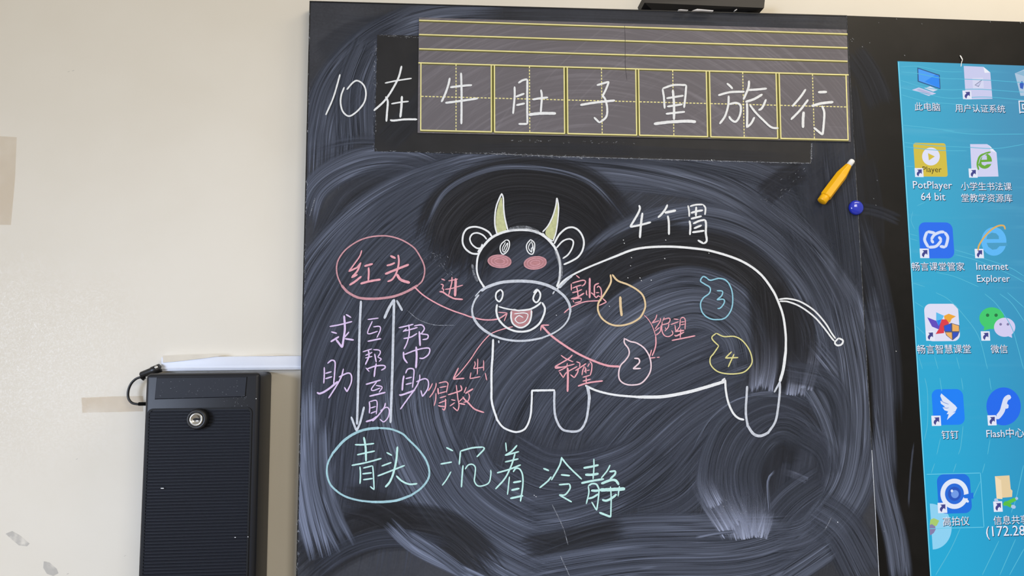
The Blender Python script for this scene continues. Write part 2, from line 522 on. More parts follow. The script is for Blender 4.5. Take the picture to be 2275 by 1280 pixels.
# right side
S([(1640, 420), (1770, 520), (1870, 680), (1910, 850)], 120, 0.28)
S([(1690, 440), (1810, 540), (1900, 670), (1935, 780)], 34, 0.45)
S([(1740, 360), (1800, 470), (1830, 600)], 170, 0.14)
S([(1860, 330), (1880, 480), (1900, 640)], 90, 0.22)
S([(1760, 760), (1850, 880), (1890, 1010), (1860, 1130), (1760, 1230), (1600, 1290)], 130, 0.46)
S([(1870, 640), (1905, 800), (1915, 950), (1890, 1090), (1800, 1210)], 110, 0.46)
S([(1935, 980), (1905, 1100), (1830, 1200), (1720, 1275), (1600, 1310)], 44, 0.42)
S([(1800, 1130), (1870, 1180), (1930, 1290)], 120, 0.30)
# lower left
S([(905, 820), (925, 960), (990, 1090), (1100, 1190), (1240, 1260), (1400, 1290)], 200, 0.46)
S([(1000, 960), (1060, 1080), (1180, 1160), (1330, 1190)], 140, 0.36)
S([(1150, 1150), (1280, 1130), (1400, 1080), (1500, 1000)], 110, 0.32)
S([(650, 1290), (740, 1215), (860, 1170), (1000, 1190), (1100, 1290)], 120, 0.84, 0.0)
S([(760, 1110), (840, 1130), (930, 1190)], 90, 0.55, 0.0)
S([(690, 1275), (780, 1215), (880, 1195), (1000, 1220)], 50, 0.22)
S([(860, 1160), (920, 1215), (1010, 1262), (1090, 1300)], 36, 0.62)
S([(900, 1180), (960, 1220), (1040, 1280)], 30, 0.5)
S([(672, 850), (674, 1000), (686, 1120), (716, 1240)], 76, 0.78)
S([(706, 930), (712, 1060), (736, 1150), (770, 1220)], 60, 0.55)
# bottom sweeps
S([(1180, 1260), (1350, 1205), (1560, 1195), (1760, 1190), (1840, 1140)], 130, 0.36)
S([(1150, 1290), (1400, 1250), (1640, 1240), (1780, 1200)], 110, 0.36)
S([(1150, 1220), (1260, 1200), (1400, 1170)], 60, 0.6, 0.0)
# wiped swirl under the cow's hind leg
S([(1585, 1150), (1560, 1060), (1600, 950), (1690, 895), (1780, 920), (1840, 1000)], 30, 0.36)
S([(1640, 1140), (1625, 1050), (1660, 960), (1740, 930), (1800, 990)], 120, 0.5, 0.0)
S([(1690, 1130), (1695, 1050), (1730, 1000), (1790, 1010)], 70, 0.4, 0.0)
S([(1620, 1150), (1605, 1050), (1640, 960), (1720, 915), (1800, 950)], 130, 0.26)
S([(1670, 1140), (1655, 1050), (1690, 975), (1745, 950), (1810, 990)], 90, 0.24)
S([(1562, 1010), (1552, 1060), (1560, 1090), (1596, 1150), (1622, 1190)], 44, 0.95, 1, 1)
S([(1620, 1010), (1612, 1090), (1640, 1160), (1652, 1196)], 66, 0.90, 1, 1)
S([(1668, 1020), (1668, 1110), (1672, 1196)], 60, 0.85, 1, 1)
S([(1712, 1050), (1708, 1130), (1694, 1186)], 36, 0.75, 1, 1)
S([(1556, 1030), (1572, 1085), (1592, 1126)], 46, 1.0, 1, 1)
S([(1586, 1070), (1610, 1130), (1632, 1172)], 52, 1.0, 1, 1)
S([(1636, 1100), (1652, 1155), (1660, 1198)], 60, 1.0, 1, 1)
S([(1692, 1090), (1690, 1150), (1682, 1194)], 52, 1.0, 1, 1)
S([(1720, 1046), (1754, 1052), (1794, 1068)], 18, 0.7, 1, 1)
S([(1715, 1160), (1760, 1110), (1830, 1060)], 90, 0.26)
S([(1770, 960), (1830, 1000), (1850, 1060)], 60, 0.22)
S([(1540, 1196), (1590, 1186), (1640, 1180)], 9, 0.6)
S([(1722, 1046), (1706, 1070), (1710, 1140)], 6, 0.6)
# wiped columns beside the rump
S([(1700, 620), (1710, 760), (1700, 880)], 100, 0.72, 0.0)
S([(1770, 660), (1780, 780), (1765, 880)], 80, 0.66, 0.0)
S([(1664, 700), (1676, 800), (1674, 872)], 26, 0.60, 1, 1)
S([(1706, 700), (1710, 800), (1700, 868)], 46, 0.66, 1, 1)
S([(1766, 760), (1772, 830), (1766, 880)], 50, 0.75, 1, 1)
S([(1812, 720), (1808, 800), (1792, 866)], 34, 0.8, 1, 1)
S([(1540, 1000), (1580, 930), (1650, 885), (1760, 880)], 7, 0.62)
S([(1660, 880), (1690, 874), (1726, 872)], 8, 0.75)
S([(1730, 820), (1850, 860), (1880, 1000)], 60, 0.24)
S([(1850, 1215), (1800, 1250), (1740, 1290)], 60, 0.42)
S([(1690, 440), (1740, 400), (1790, 372)], 60, 0.4, 0.0)

smear.k += 4                                  # faint wipes across the clean patch lie over it
S([(842, 330), (930, 240), (990, 160)], 70, 0.13)
S([(900, 150), (1000, 120), (1100, 130)], 60, 0.10)
S([(1000, 330), (1300, 332), (1600, 345), (1790, 352)], 30, 0.13)
S([(1180, 300), (1420, 330)], 60, 0.10)
CLEAN = plain('clean_slate', rgb(38, 38, 40), 0.55, 0.25, vary=0.16, scale=30)
bm = smear_bmesh((SMV, SMF, SMA, SMB), [
    (TL+Vector((0.002, 0, 0)), Vector((-1, 0, (XBL-TL.x)/(TL.z-Z_B)*-1)).normalized()),
    (TR-Vector((0.001, 0, 0)), Vector((1, 0, (XBR-TR.x)/(TR.z-Z_B))).normalized()),
    (TL-Vector((0, 0, 0.002)), Vector((-(TR.z-TL.z)/(TR.x-TL.x), 0, 1)).normalized()),
    (Vector((0, 0, Z_B+0.001)), Vector((0, 0, -1)))])
sl = MB()
sl.prism([(TL.x, TL.z), (TR.x-0.0008, TR.z), (XBR-0.0008, Z_B), (XBL, Z_B)], 0.0, YW-0.0005, M_BOARD)
pY = -0.00008-0.000009*(smear.k-6)
sl.mat(M_SMEAR); sl.mat(CLEAN)
sl.poly([(838, 77), (1803, 101), (1801, 362), (1300, 349), (832, 336)], CLEAN, pY)
so = sl.build('slate_surface', board)
bm.from_mesh(so.data); bm.to_mesh(so.data); bm.free()

# thin black rim along the left and top edges
rim = MB(); M_RIM = plain('black_rim', rgb(22, 22, 24), 0.4, 0.4)
for a, b2, w2 in ((TLp, BLp, 1.4), (TLp, TRp, 2.2)):
    A3, B3 = P(*a), P(*b2)
    if a == TLp and b2 == BLp: B3 = Vector((XBL, 0, Z_B))
    d = (B3-A3).normalized(); nr = Vector((-d.z, 0, d.x))*(w2*0.0004)
    if nr.x < 0: nr = -nr
    if abs(d.x) > 0.5 and nr.z > 0: nr = -nr
    c4 = [A3, B3, B3+nr*2, A3+nr*2]
    rim.prism([(q.x, q.z) for q in c4], -0.0012, -0.0001, M_RIM)
rim.build('edge_rim', board)

# powder left along the edges of the clean patch and on the rim: nobody could count it
du = MB()
def crumbs(a, b2, n, spread, wmin, wmax, mat, Y=-0.0013, slope=None):
    a, b2 = Vector(a), Vector(b2); d = (b2-a).normalized(); nr = Vector((-d.y, d.x))
    for i in range(n):
        q = a.lerp(b2, random.random())+nr*random.gauss(0, spread)
        l = random.uniform(1.0, 5.5); an = random.gauss(0, 0.25)
        e = Vector((d.x*math.cos(an)-d.y*math.sin(an), d.x*math.sin(an)+d.y*math.cos(an)))*l
        du.ribbon([q, q+e*0.5, q+e], random.uniform(wmin, wmax), mat, Y-random.random()*0.0002, 0.3)
crumbs((832, 336), (1090, 341), 60, 1.2, 0.8, 1.8, CH_WX)
crumbs((1090, 341), (1300, 350), 150, 1.6, 0.8, 1.8, CH_WX)
crumbs((1300, 350), (1801, 363), 200, 0.8, 0.7, 1.5, CH_WX)
for pp in ([(1240, 347.5), (1500, 355), (1801, 363)], [(1801, 363), (1803, 340), (1802, 318)], [(1090, 341.5), (1240, 347.5)]):
    du.ribbon(catmull(pp, 6), 1.5, CH_WX, -0.00125, 0.35)
crumbs((1801, 363), (1803, 322), 26, 1.2, 0.7, 1.5, CH_WX)
crumbs((838, 78), (930, 84), 30, 1.2, 0.8, 1.8, CH_WX)
crumbs((834, 90), (834, 336), 70, 2.0, 0.7, 1.5, CH_WX)
crumbs((1130, 312), (1410, 318), 36, 1.2, 0.7, 1.8, CH_WX)
crumbs((688, 20), (684, 300), 40, 1.0, 0.7, 1.5, CH_WX)
crumbs((681, 400), (676, 700), 60, 1.0, 0.8, 1.8, CH_WX)
crumbs((668, 900), (660, 1280), 80, 1.2, 0.7, 1.8, CH_WX)
crumbs((1880, 60), (1884, 320), 20, 0.8, 0.5, 1.2, CH_WX)
crumbs((960, 560), (1010, 620), 26, 8, 0.8, 1.8, CH_WX)
crumbs((1700, 460), (1790, 370), 24, 9, 0.7, 1.6, CH_WX)
crumbs((1600, 1120), (1700, 1190), 40, 12, 0.6, 1.6, CH_WX)
for x, y in ((1384, 533), (1386, 540), (1476, 574), (1394, 617), (1400, 590), (1421, 617), (1424, 623), (1446, 622), (1402, 572),
             (1478, 533), (1574, 562), (1186, 1100), (1190, 1103), (1353, 680), (1235, 700), (1860, 1160), (1990, 780), (1580, 355)):
    du.ribbon([Vector((x, y)), Vector((x+1, y+.6)), Vector((x+2, y+1))], 2.0, CH_W, -0.0013, 0.4)
tag(du.build('chalk_dust', board), kind='stuff')
for p5 in ([(1847, 1150), (1840, 1164), (1832, 1178)], [(1245, 1235), (1270, 1290)], [(905, 690), (930, 710), (965, 722), (1010, 723)],
           [(1226, 1120), (1250, 1170), (1262, 1210)], [(688, 480), (700, 440)]):
    b = MB(); b.ribbon(catmull(p5, 3), 1.8, CH_WX, -0.0013); b.build('chalk_scratch', board)

# ================================================================== CHALK WRITING AND DRAWING
YC = -0.0013
def chars(c, items, w, mat, parent=None, name='chalk_character', Y=YC):
    for t in items:
        tag(MB().strokes(c, t, w, mat, Y).build(name, parent or board), (mat.name+' '+name.split('_')[1]).replace('_', ' '))

# title, white
chars('A', ["372,222 300,470 215,668", "418,362 385,450 378,540 400,625 450,675 500,670 575,610 635,530 655,440 640,360 600,310 548,292 500,325 445,390"],
      3.6, CH_W, name='chalk_digit')
chars('A', ["w3.2: 862,318 1000,290 1155,266; 1045,130 1010,260 930,410 850,520 740,620; w4.4: 870,465 893,520 885,640 878,740; w3.4: 932,545 1030,528 1122,518; w5: 1048,460 1042,580 1030,695; w4.4: 918,722 960,728 1080,715 1215,715"], 4.4, CH_W)
chars('C6', ["410,165 430,240 380,370 205,665! 440,620 685,555; w5: 490,340 455,600 430,920"], 4.6, CH_W, name='chalk_digit')
chars('C6', ["1065,150 1020,250 930,370 845,450; w5.5: 1000,340 1260,285; 1070,405 1095,560 1098,845",
             "w3.8: 1535,170 1560,300 1565,430; w3.8: 1580,190 1720,155 1880,150! 1935,230 1925,390; 1600,345 1720,310 1880,280; 1725,200 1715,420; 1600,480 1850,415; 1570,520 1590,650 1580,850; 1650,590 1800,525 1930,500! 1950,600 1945,800 1965,980 1900,1050! 1760,970; 1670,700 1850,625; 1630,790 1910,750"], 4.6, CH_W)

# the two ovals
MB().strokes('R', "w3.2: 240,840 190,720 175,600 205,480 300,350 460,235 620,175 800,152 950,165 1100,215 1240,300 1310,380 1395,540 1412,660 1380,780 1320,845; w5.4: 240,840 330,940 470,1016 620,1036 800,1030 980,1002 1160,935 1320,845", 4, CH_RD, YC).build('chalk_oval', board)
MB().strokes('G', "w4.4: 870,128 1030,145 1180,205 1270,290 1400,420 1500,560 1545,700 1530,820 1440,940 1300,1040; w5.4: 1300,1040 1120,1105 950,1128 780,1130; w4.2: 780,1130 600,1110 420,1060 290,980 200,880 160,740 175,600 240,470; w5.6: 240,470 380,310 540,200 700,145 870,128", 5, CH_MB, YC).build('chalk_oval', board)

# rose characters
chars('R', ["w3: 530,355 500,440 430,540 350,650; w4.4: 350,650 460,600; w2.6: 460,600 515,530; 515,530 470,640 385,740! 470,695; w4.6: 355,845 440,790 525,720; w4.6: 565,578 685,545; 625,595 628,680 620,780; w4.8: 510,825 640,790 795,765",
            "w5: 930,432 1005,468; 878,570 940,555 995,530; w4: 1040,418 1050,520 1020,660 960,760 890,795; w5: 855,690 1000,630 1190,555; w6: 1020,690 1080,770 1205,812"], 4.2, CH_PK)
chars('C8', ["195,178 340,235; 165,395 250,415 265,470 220,570; 210,575 280,600 275,690; w3.6: 115,700 250,715 420,830 600,930 750,985 1070,1010; w2.2: 475,260 700,220 865,185; w2.4: 340,605 600,570 800,510 1070,430; w3: 625,100 620,300 560,560 490,840; w5.6: 775,150 770,400 760,650 745,890"], 2.8, CH_PK)
chars('L2', ["775,585 770,735; 745,610 750,640 735,680! 830,665; 830,600 830,700; 710,715 700,775! 800,755; 845,720 860,790"], 2.4, CH_PK)
chars('C4', ["155,240 100,360 20,480; 270,225 260,340 180,520 60,690; 265,545 255,750 205,950; w3.4: 325,385 340,590; 350,235 560,190 640,240 630,350 590,530; 375,375 600,330; 350,560 580,500; 380,700 590,640; 350,870 600,770; w3.2: 565,725 565,950 530,1095! 460,1040; w3: 330,940 420,965 560,975",
             "w3: 640,605 800,555 1000,490 1080,430 1040,300; 905,290 930,500 960,740 990,900 980,1020 940,1115! 800,985; 740,755 880,780; 700,960 860,850; 980,830 1120,700; w3.4: 1000,870 1190,910; 1225,355 1150,545; w3.6: 1190,560 1440,410; 1290,550 1320,660 1270,800 1130,840; w3.4: 1110,660 1180,760 1290,860 1400,980 1500,1060 1650,1120 1785,1160"], 2.5, CH_PK)
chars('C1', ["400,185 525,290; 230,730 225,480; 255,470 450,410 640,365 730,400 700,500 600,580; 265,650 430,580 590,535; 260,810 450,760 610,690; 410,570 450,750 470,960; w3.4: 215,1030 450,960 690,820; 285,1070 320,1150; 300,1040 500,1000 580,1020 570,1110; 345,1180 580,1110",
             "w4.2: 885,280 880,600 880,1000; 770,720 765,840 795,905; 930,800 1010,860 1080,880; w3.2: 1210,470 1060,560 1050,860; 1140,630 1190,575 1270,650 1300,800 1290,950 1270,1020; 1100,810 1220,800; 1020,890 1120,980 1180,920 1260,960"], 2.7, CH_PK)
chars('C2', ["315,95 280,200 195,300! 370,240; 400,180 390,260 270,440; 265,490 380,400; 410,350 390,500 285,590; 490,160 450,250; 460,215 600,180 625,230 580,300 440,340; 440,260 430,450 480,580 580,620 680,570 690,520 660,470; 600,310 580,400 500,490; 510,400 520,440",
             "710,200 830,215; 640,335 830,265; 740,340 770,480 860,380; 870,200 855,400; 870,195 930,165 985,220 980,450; 885,275 970,265; 880,340 970,320; w3.4: 740,500 960,470; w3.2: 730,580 780,600 960,510; 880,430 865,650; w3: 665,710 900,665 1225,598"], 2.4, CH_PK)
chars('C3', ["270,120 400,210 620,310; w3: 600,110 500,210 300,330 100,445; 100,450 140,490 400,440 660,370; 110,450 300,460 430,430; 200,575 330,510 450,440; 455,345 440,460; w4.6: 460,470 470,700 460,1160; 230,600 340,760! 390,660 480,580 740,440",
             "710,305 800,340 810,400 790,450; w3: 680,560 850,450 990,355; w3: 770,500 740,620 650,760! 540,670; 935,430 890,560 870,690; 1085,350 1030,450; w2.8: 1090,290 1150,380 1140,560 1100,700; 960,450 985,640; 930,600 1000,500; 1000,560 1090,540; 890,750 1100,690; w3: 890,860 1120,800; 990,750 990,930; w3.6: 755,1000 950,930 1200,880 1465,850"], 2.6, CH_PK)

# lilac characters
chars('L', ["180,280 280,262 395,232; 335,165 385,195; w4.6: 318,175 325,300 312,400 300,480! 240,400; 195,330 250,345; w4: 190,425 270,375; 365,330 320,385; w4: 325,395 410,408",
            "130,665 130,740 125,820; 160,630 200,600 232,620 228,720 218,830; 140,725 200,708; 140,775 205,755; w4.4: 60,905 90,915 160,880 260,800; 312,680 290,760 240,850 170,960; 268,760 350,722 385,740 385,810 345,900! 320,855"], 3.2, CH_PU)
chars('C5', ["85,52 210,35; 140,70 90,180 100,215 200,185; 150,135 220,130 230,170 190,260; w3.4: 85,300 240,268",
             "30,420 135,385; 60,460 140,425; 60,490 140,470; w3.4: 95,400 100,470 60,565; 150,395 215,400 230,430 200,480; 200,480 240,500 215,530; w3.2: 165,440 185,540; 65,600 105,645; w3.2: 75,615 180,580 270,575 285,600 240,630; w3.6: 185,550 170,620 160,705",
             "w3.4: 65,790 235,740; 190,760 130,840 150,860 230,830; 180,800 250,820 215,880; w3.6: 105,925 290,880",
             "w3.2: 105,985 110,1050 105,1120; 110,985 190,980 185,1130; 115,1060 180,1040; 120,1120 180,1095; w4.2: 65,1215 140,1190 200,1150; w3.2: 290,1000 270,1060 200,1150 140,1210; 230,1090 300,1050 330,1080 320,1160 270,1215 225,1185"], 2.7, CH_PU)
chars('L2', ["25,292 100,275 165,258; 65,325 130,310 205,288; 70,395 140,380 200,345; 120,260 125,340 105,430 75,495; 65,330 100,300; 170,275 240,265 268,300 240,345 230,350; 235,350 300,360 295,395 250,405; w4.2: 220,325 228,465; w3.8: 70,520 75,580 108,628; 80,545 200,500 310,485 310,540 260,580 220,580; w4.4: 190,470 195,560 188,675",
             "w4: 75,745 65,800 58,888; 90,725 110,685 155,680 170,710 155,860; 90,775 150,760; 90,830 150,815; w4: 30,925 50,930 150,895 180,880; 225,735 220,790 180,870 100,980 40,1065; 190,805 270,775 305,800 300,870 250,945! 235,885"], 3.0, CH_PU)

# mint characters
chars('G', ["538,355 660,355 800,338; 568,492 690,465 810,440; w4.6: 660,250 685,400 690,580; 495,635 680,600 900,540; 608,650 615,760 608,885; w3.2: 650,672 780,640! 790,760 800,965! 745,920; 640,750 770,735; 650,830 780,812",
            "968,460 1042,500; 900,645 1035,595; w4.6: 1115,380 1100,560 1060,740 1010,860 950,930; 845,780 1000,720 1215,635; w4: 1098,775 1180,850 1280,890 1385,882"], 3.5, CH_MT)
chars('G2', ["155,170 230,208; 92,352 218,330; w3: 208,435 160,520 110,588; 298,360 312,210! 440,175 560,165! 570,190 490,275; 340,365 330,480 322,608; w3: 362,410 395,365 440,355 475,390 470,480 465,540 500,590 560,590 625,555 645,470 645,415",
             "w3: 808,115 818,215; 935,145 870,215 800,258! 955,215; 800,330 950,295; 712,450 850,410 975,360; 912,235 870,370 800,510 695,628; w3: 850,490 838,600 828,690; 890,440 920,400 965,410 995,480 995,600 970,765; w4.4: 890,555 980,540; w4.6: 870,640 960,620; w4.4: 858,730 1000,700",
             "w4: 1222,400 1285,425; 1180,615 1270,540 1310,490; 1425,275 1400,370 1310,530; 1420,280 1500,380 1645,520; w4: 1415,470 1515,480; 1392,580 1510,570! 1515,620 1460,690 1395,690! 1535,770"], 3.6, CH_MT)
chars('C7', ["w4.8: 130,320 300,290 400,265; w5.4: 160,440 280,440 400,420; 315,155 315,330 300,520; w4.8: 90,590 280,550 495,515; 215,640 225,760 180,960; w4: 215,640 280,600 360,610 410,700; 410,700 390,900 365,1075! 275,920; w5.4: 265,720 350,725 400,715; w4.4: 215,865 300,840 395,780; 605,265 550,370 445,500; w4.4: 590,385 700,370! 690,430 600,520; w5.5: 445,600 600,540 700,540 760,620; 770,640 745,825; w7.6: 420,710 600,705 870,690; 610,650 622,850 615,1195; w4.8: 615,1190 410,1110; w5: 460,885 540,900 640,850 720,785"], 3.2, CH_MT)

# arrows
chars('L', ["w5.2: 478,35 465,300 455,700 440,1210; w4.8: 385,1135 435,1270; w4.8: 435,1270 470,1190 508,1040"], 5, CH_WG, name='chalk_arrow')
chars('L', ["w5.6: 792,20 785,300 775,700 758,1195; w6: 790,25 740,110 698,205; w5: 815,30 870,130"], 5, CH_WG, name='chalk_arrow')
chars('P', ["920,637 941.5,656.7 973,675.7 1004.8,690 1030,698.6 1047,704.6 1077.5,710.7 1106,708.7 1125,697.5; w2.2: 1107,694 1127,695.5! 1120,713.7",
            "w4.6: 1203,723 1224,745 1247,762.5 1282.5,785 1320,802.5 1350,812.5 1377.5,814.5; w3: 1220,722.5 1203,722.5! 1201,735"], 3, CH_PK, name='chalk_arrow')
chars('M', ["785,620 700,640 560,690 480,760 400,860 320,980 200,1130 130,1195; w3: 190,1070 130,1195! 255,1185"], 2.3, CH_PK, name='chalk_arrow')
chars('C1', ["-32,1528 150,1370 330,1270 600,1160 850,1110 1300,1090; 1340,1010 1480,1140! 1210,1265"], 2.6, CH_PK, name='chalk_arrow')
chars('C2', ["w1.8: 10,110 100,200 190,340 250,490 280,600; w3: 285,600 290,780 260,930 200,1075; 190,930 130,1130! 280,1115; 310,1115 380,1105"], 2.6, CH_PK, name='chalk_arrow')

# the cow: the body outline carries the rest as its own pieces
cow = MB()
cow.strokes('P', "w4: 1238,642.6 1248,628 1268.4,613 1305,595 1360,572.5; w5: 1360,572.5 1414.7,553 1483,548 1551,553 1592.4,561 1647,580 1688,607.7 1715.4,643 1729,670.6 1740,703 1745.5,744 1745.7,780; w6.4: 1745.7,780 1740.4,819.6 1732.5,848.6", 5, CH_W, YC)
cow.strokes('P', "w5: 1242,640 1262,620 1272,612", 5, CH_WG, YC-0.0003)
cow.strokes('LG', "w4.6: 0,290 100,335 250,370 450,388; w7: 450,388 650,385 850,350 1000,310 1180,255", 5, CH_W, YC)
cow.build('cow_drawing', board)
cow = [o for o in board.children if o.name.startswith('cow_drawing')][0]
def piece(name, c, t, w, mat, fills=(), Y=YC):
    b = MB()
    for tx, m in fills: b.cpoly(c, tx, m, Y+0.00015, True)
    b.strokes(c, t, w, mat, Y-0.0001)
    return b.build(name, cow)
piece('head_outline', 'H', "w4: 480,1180 430,1110 395,1020 390,930 405,830 450,740; w5.4: 450,740 530,650 630,590 750,555 870,545 980,552 1080,585 1170,650 1240,730; w4.6: 1240,730 1280,820 1300,920 1300,1020 1290,1100 1265,1170; w3: 440,1110 465,1180", 5, CH_W)
for tx in ('w9: 740,548 850,522 960,530 1075,580', 'w8: 1255,770 1292,880 1312,1000 1290,1110', 'w5: 340,920 365,1040 400,1110'): MB().strokes('H', tx, 6, CH_WX, YC-0.0002).build('chalk_scuff', cow)
piece('horn', 'H', "w3.4: 615,600 590,500 590,380 610,270 660,150; 665,150 680,200 685,320 700,430 730,550; w5: 655,150 670,160", 3.2, CH_W, [("620,600 600,480 605,370 630,260 662,190 675,300 690,420 715,540", CH_FG)])
piece('horn', 'H', "1265,195 1255,280 1220,400 1170,500 1110,570; 1270,200 1285,300 1275,450 1255,580 1225,670; w2.6: 1110,580 1160,630 1225,670; w5: 1258,205 1276,205", 3, CH_W, [("1265,230 1250,330 1215,430 1140,580 1220,650 1250,560 1270,430 1278,300", CH_FG)])
piece('ear', 'H', "560,625 520,570 450,530 370,512 290,530 245,590 235,680 265,750 330,800 400,808 420,790; w3.4: 500,650 460,605 400,580 345,590 315,640 335,700 390,745 440,745; w4: 400,790 440,735 450,700", 4, CH_W)
piece('ear', 'H', "1235,700 1290,600 1370,530 1450,520 1520,570 1560,660 1550,760 1500,840 1420,890 1340,925; w3.4: 1260,745 1330,670 1400,645 1445,670 1435,740 1390,815 1330,860", 4, CH_W)
piece('eye', 'H', "710,655 660,700 645,750 660,800 690,810 730,770 748,710 740,665 710,655; w2: 705,680 670,750 690,790 720,740 728,690 700,730 685,770", 2.6, CH_W)
piece('eye', 'H', "980,650 940,700 935,750 960,800 1000,810 1020,760 1020,690 980,650; w2: 980,680 955,740 990,790 985,740; w2: 985,670 1003,720 985,760; 1000,700 1010,780", 2.6, CH_W)
def ell(cx, cy, rx, ry, tilt, n=16, k=1.0):
    t = math.radians(tilt); q = []
    for i in range(n):
        a = 2*math.pi*i/n; u, v = rx*math.cos(a)*k, ry*math.sin(a)*k
        q.append('%.0f,%.0f' % (cx+u*math.cos(t)-v*math.sin(t), cy+u*math.sin(t)+v*math.cos(t)))
    return q
for args in ((640, 890, 130, 70, 4), (1030, 907, 126, 70, -7)):
    e = [ell(*args, k=k) for k in (0.97, 0.7, 0.42)]
    piece('cheek', 'H', '; '.join('w2.4: '+' '.join(x+[x[0]]) for x in e), 2.4, CH_RD, [(' '.join(ell(*args)), CH_FP)])
piece('muzzle', 'M', "w2.6: 370,290 440,215 480,195; w5: 440,232 480,200; w6.6: 480,200 520,180 640,140 760,125 900,122 1040,135 1170,170 1270,220; w5.6: 1270,220 1350,290 1400,370 1415,450; w3.6: 1415,450 1390,540 1330,620 1230,690 1100,745; w4.6: 1100,745 960,770 820,775 680,755 560,715; w5.8: 560,715 460,650 390,580 345,500; w4: 345,500 340,420 370,330 415,270; w3.4: 1220,265 1240,232; w3.6: 630,770 632,800", 5, CH_WG)
piece('nostril', 'M', "650,212 605,250 600,310 635,345 665,310 675,250 650,212", 3.6, CH_W)
piece('nostril', 'M', "1055,220 1020,270 1008,320 1040,355 1075,320 1085,260 1050,215 1010,250", 3.8, CH_W)
piece('mouth', 'M', "612,375 605,450 625,530 690,610 780,660 880,675 980,655 1070,590 1120,500 1135,420 1105,355; w3.2: 630,400 720,425 850,445; w4: 850,445 970,430 1050,390 1095,350", 4.4, CH_W)
piece('tongue', 'M', "w3.6: 770,450 765,520 785,585 840,625 900,625 960,580 985,510 988,440; w3: 790,430 830,440; w2.2: 800,480 900,470 950,490 920,560 850,580 810,540 850,500 900,520", 3, CH_W, [("770,445 985,440 985,510 960,570 900,615 840,615 790,580 770,520", CH_FP)])
piece('leg', 'P', "w4.8: 1095.6,753.7 1094.4,789 1092,824 1092,859 1093,895 1104.5,933; w4.2: 1104.5,933 1116,948 1130,956 1148.5,960 1167,952 1177.7,928 1180.8,900 1182,868; w4.6: 1182,868 1233,867", 5, CH_W)
piece('leg', 'P', "w5: 1232,868 1231.5,900 1234.6,928 1247,952 1265,958.5 1288,956 1302,934 1308,900; w6.6: 1308,900 1309,880 1304.7,857", 5, CH_WG)
piece('leg', 'LG', "1180,240 1185,330 1205,430 1245,520 1290,565 1340,580; w4: 1150,250 1180,230", 4.6, CH_W)
piece('leg', 'P', "w5: 1732.5,849 1732.5,869.7 1728.6,906.6 1722,938 1706,962; w6: 1706,962 1690,968.6 1674.5,964.6 1661,946; w5: 1661,946 1657,917 1658.7,880 1660,857.8; w4: 1734,846 1720,872", 5, CH_WG)
piece('tail', 'RT', "1355,860 1430,855 1530,880 1640,950 1730,1050 1780,1130 1815,1180; 1360,875 1430,880 1530,920 1640,1000 1720,1090 1780,1170 1805,1200; w4: 1840,1175 1875,1195 1865,1225 1830,1235 1810,1210 1840,1175", 3.6, CH_W)
piece('stomach_outline', 'MID', "545,120 550,180 530,230 480,310 440,370 435,440 470,510 540,560 620,575 720,555 800,510 840,450 855,390 835,310 780,255 700,210 610,175 560,120", 4, CH_PE)
piece('stomach_outline', 'MID', "668,685 670,730 705,780 710,830 680,880 635,930 618,1000 630,1060 680,1095 750,1102 820,1085 880,1020 905,950 895,860 850,780 780,730 720,715 672,690", 3.2, CH_LP)
piece('stomach_outline', 'RT', "775,690 740,675 718,710 750,735 795,765 790,810 740,850 718,900 735,970 790,1015 860,1025 920,1010 965,950 980,870 970,780 930,710 870,690 800,705 770,690", 3, CH_BL)
piece('stomach_outline', 'P', "1597,768.7 1584,756 1582,748.5 1591.4,740.4! 1608,747.8 1631.8,747.8 1650,757.7 1664.8,777.9 1671,800 1666.6,814 1650.8,827.5 1621.8,831 1595.4,826 1579.6,811.6 1578,796 1586,785 1597,768.7", 2.8, CH_YL)
piece('chalk_digit', 'MID', "632,315 635,400 645,490", 5.6, CH_PE)
piece('chalk_digit', 'MID', "755,865 795,870 800,905 745,958! 815,955", 3.4, CH_LP)
piece('chalk_digit', 'RT', "850,790 895,795 890,830 850,865; 850,865 905,860 910,890 880,930 855,935", 3, CH_BL)
piece('chalk_digit', 'LG', "1235,5 1180,60! 1290,55; 1255,25 1205,135", 3, CH_YL)

# ================================================================== MAGNETIC WRITING STRIP
def strip_material():
    t = NT('grey_writing_sheet'); p = t.pos()
    c = P(1330, 640); c2 = P(1850, 720)
    def rings(cx, cz, k, sd):
        sp = t.n('ShaderNodeSeparateXYZ'); t.l(p, sp.inputs[0])
        dx = t.math('SUBTRACT', sp.outputs[0], cx); dz = t.math('SUBTRACT', sp.outputs[2], cz)
        r = t.math('SQRT', t.math('ADD', t.math('MULTIPLY', dx, dx), t.math('MULTIPLY', dz, dz)))
        an = t.math('ARCTAN2', dz, dx)
        return t.noise(t.vec(t.math('MULTIPLY', r, k), t.math('MULTIPLY', an, 1.6), sd), 1, 4, 0.65)
    r1 = rings(c.x, c.z, 170, 3.0); r2 = rings(c2.x, c2.z, 150, 8.0); b = t.noise(p, 5, 2)
    s = t.math('ADD', t.math('MULTIPLY', t.sstep(0.42, 0.78, r1), 0.42), t.math('MULTIPLY', t.sstep(0.52, 0.8, r2), 0.25))
    f = t.math('ADD', s, t.math('MULTIPLY', t.math('SUBTRACT', b, 0.5), 0.5), clamp=True)
    return t.set(0.7, 0.25, color=t.mix(f, rgb(106, 102, 107), rgb(146, 142, 150)))
M_STRIP = strip_material()
M_LINE = plain('yellow_print', rgb(236, 228, 158), 0.6, 0.2)
M_OLIVE = plain('olive_print', rgb(98, 94, 44), 0.6, 0.2)
YS = -0.0029
q4 = [P(931, 40.5), P(1879.5, 67.5), P(1888.5, 316), P(928, 296.4)]
st = MB()
st.prism([(q.x, q.z) for q in q4], -0.0028, -0.0018, M_STRIP)
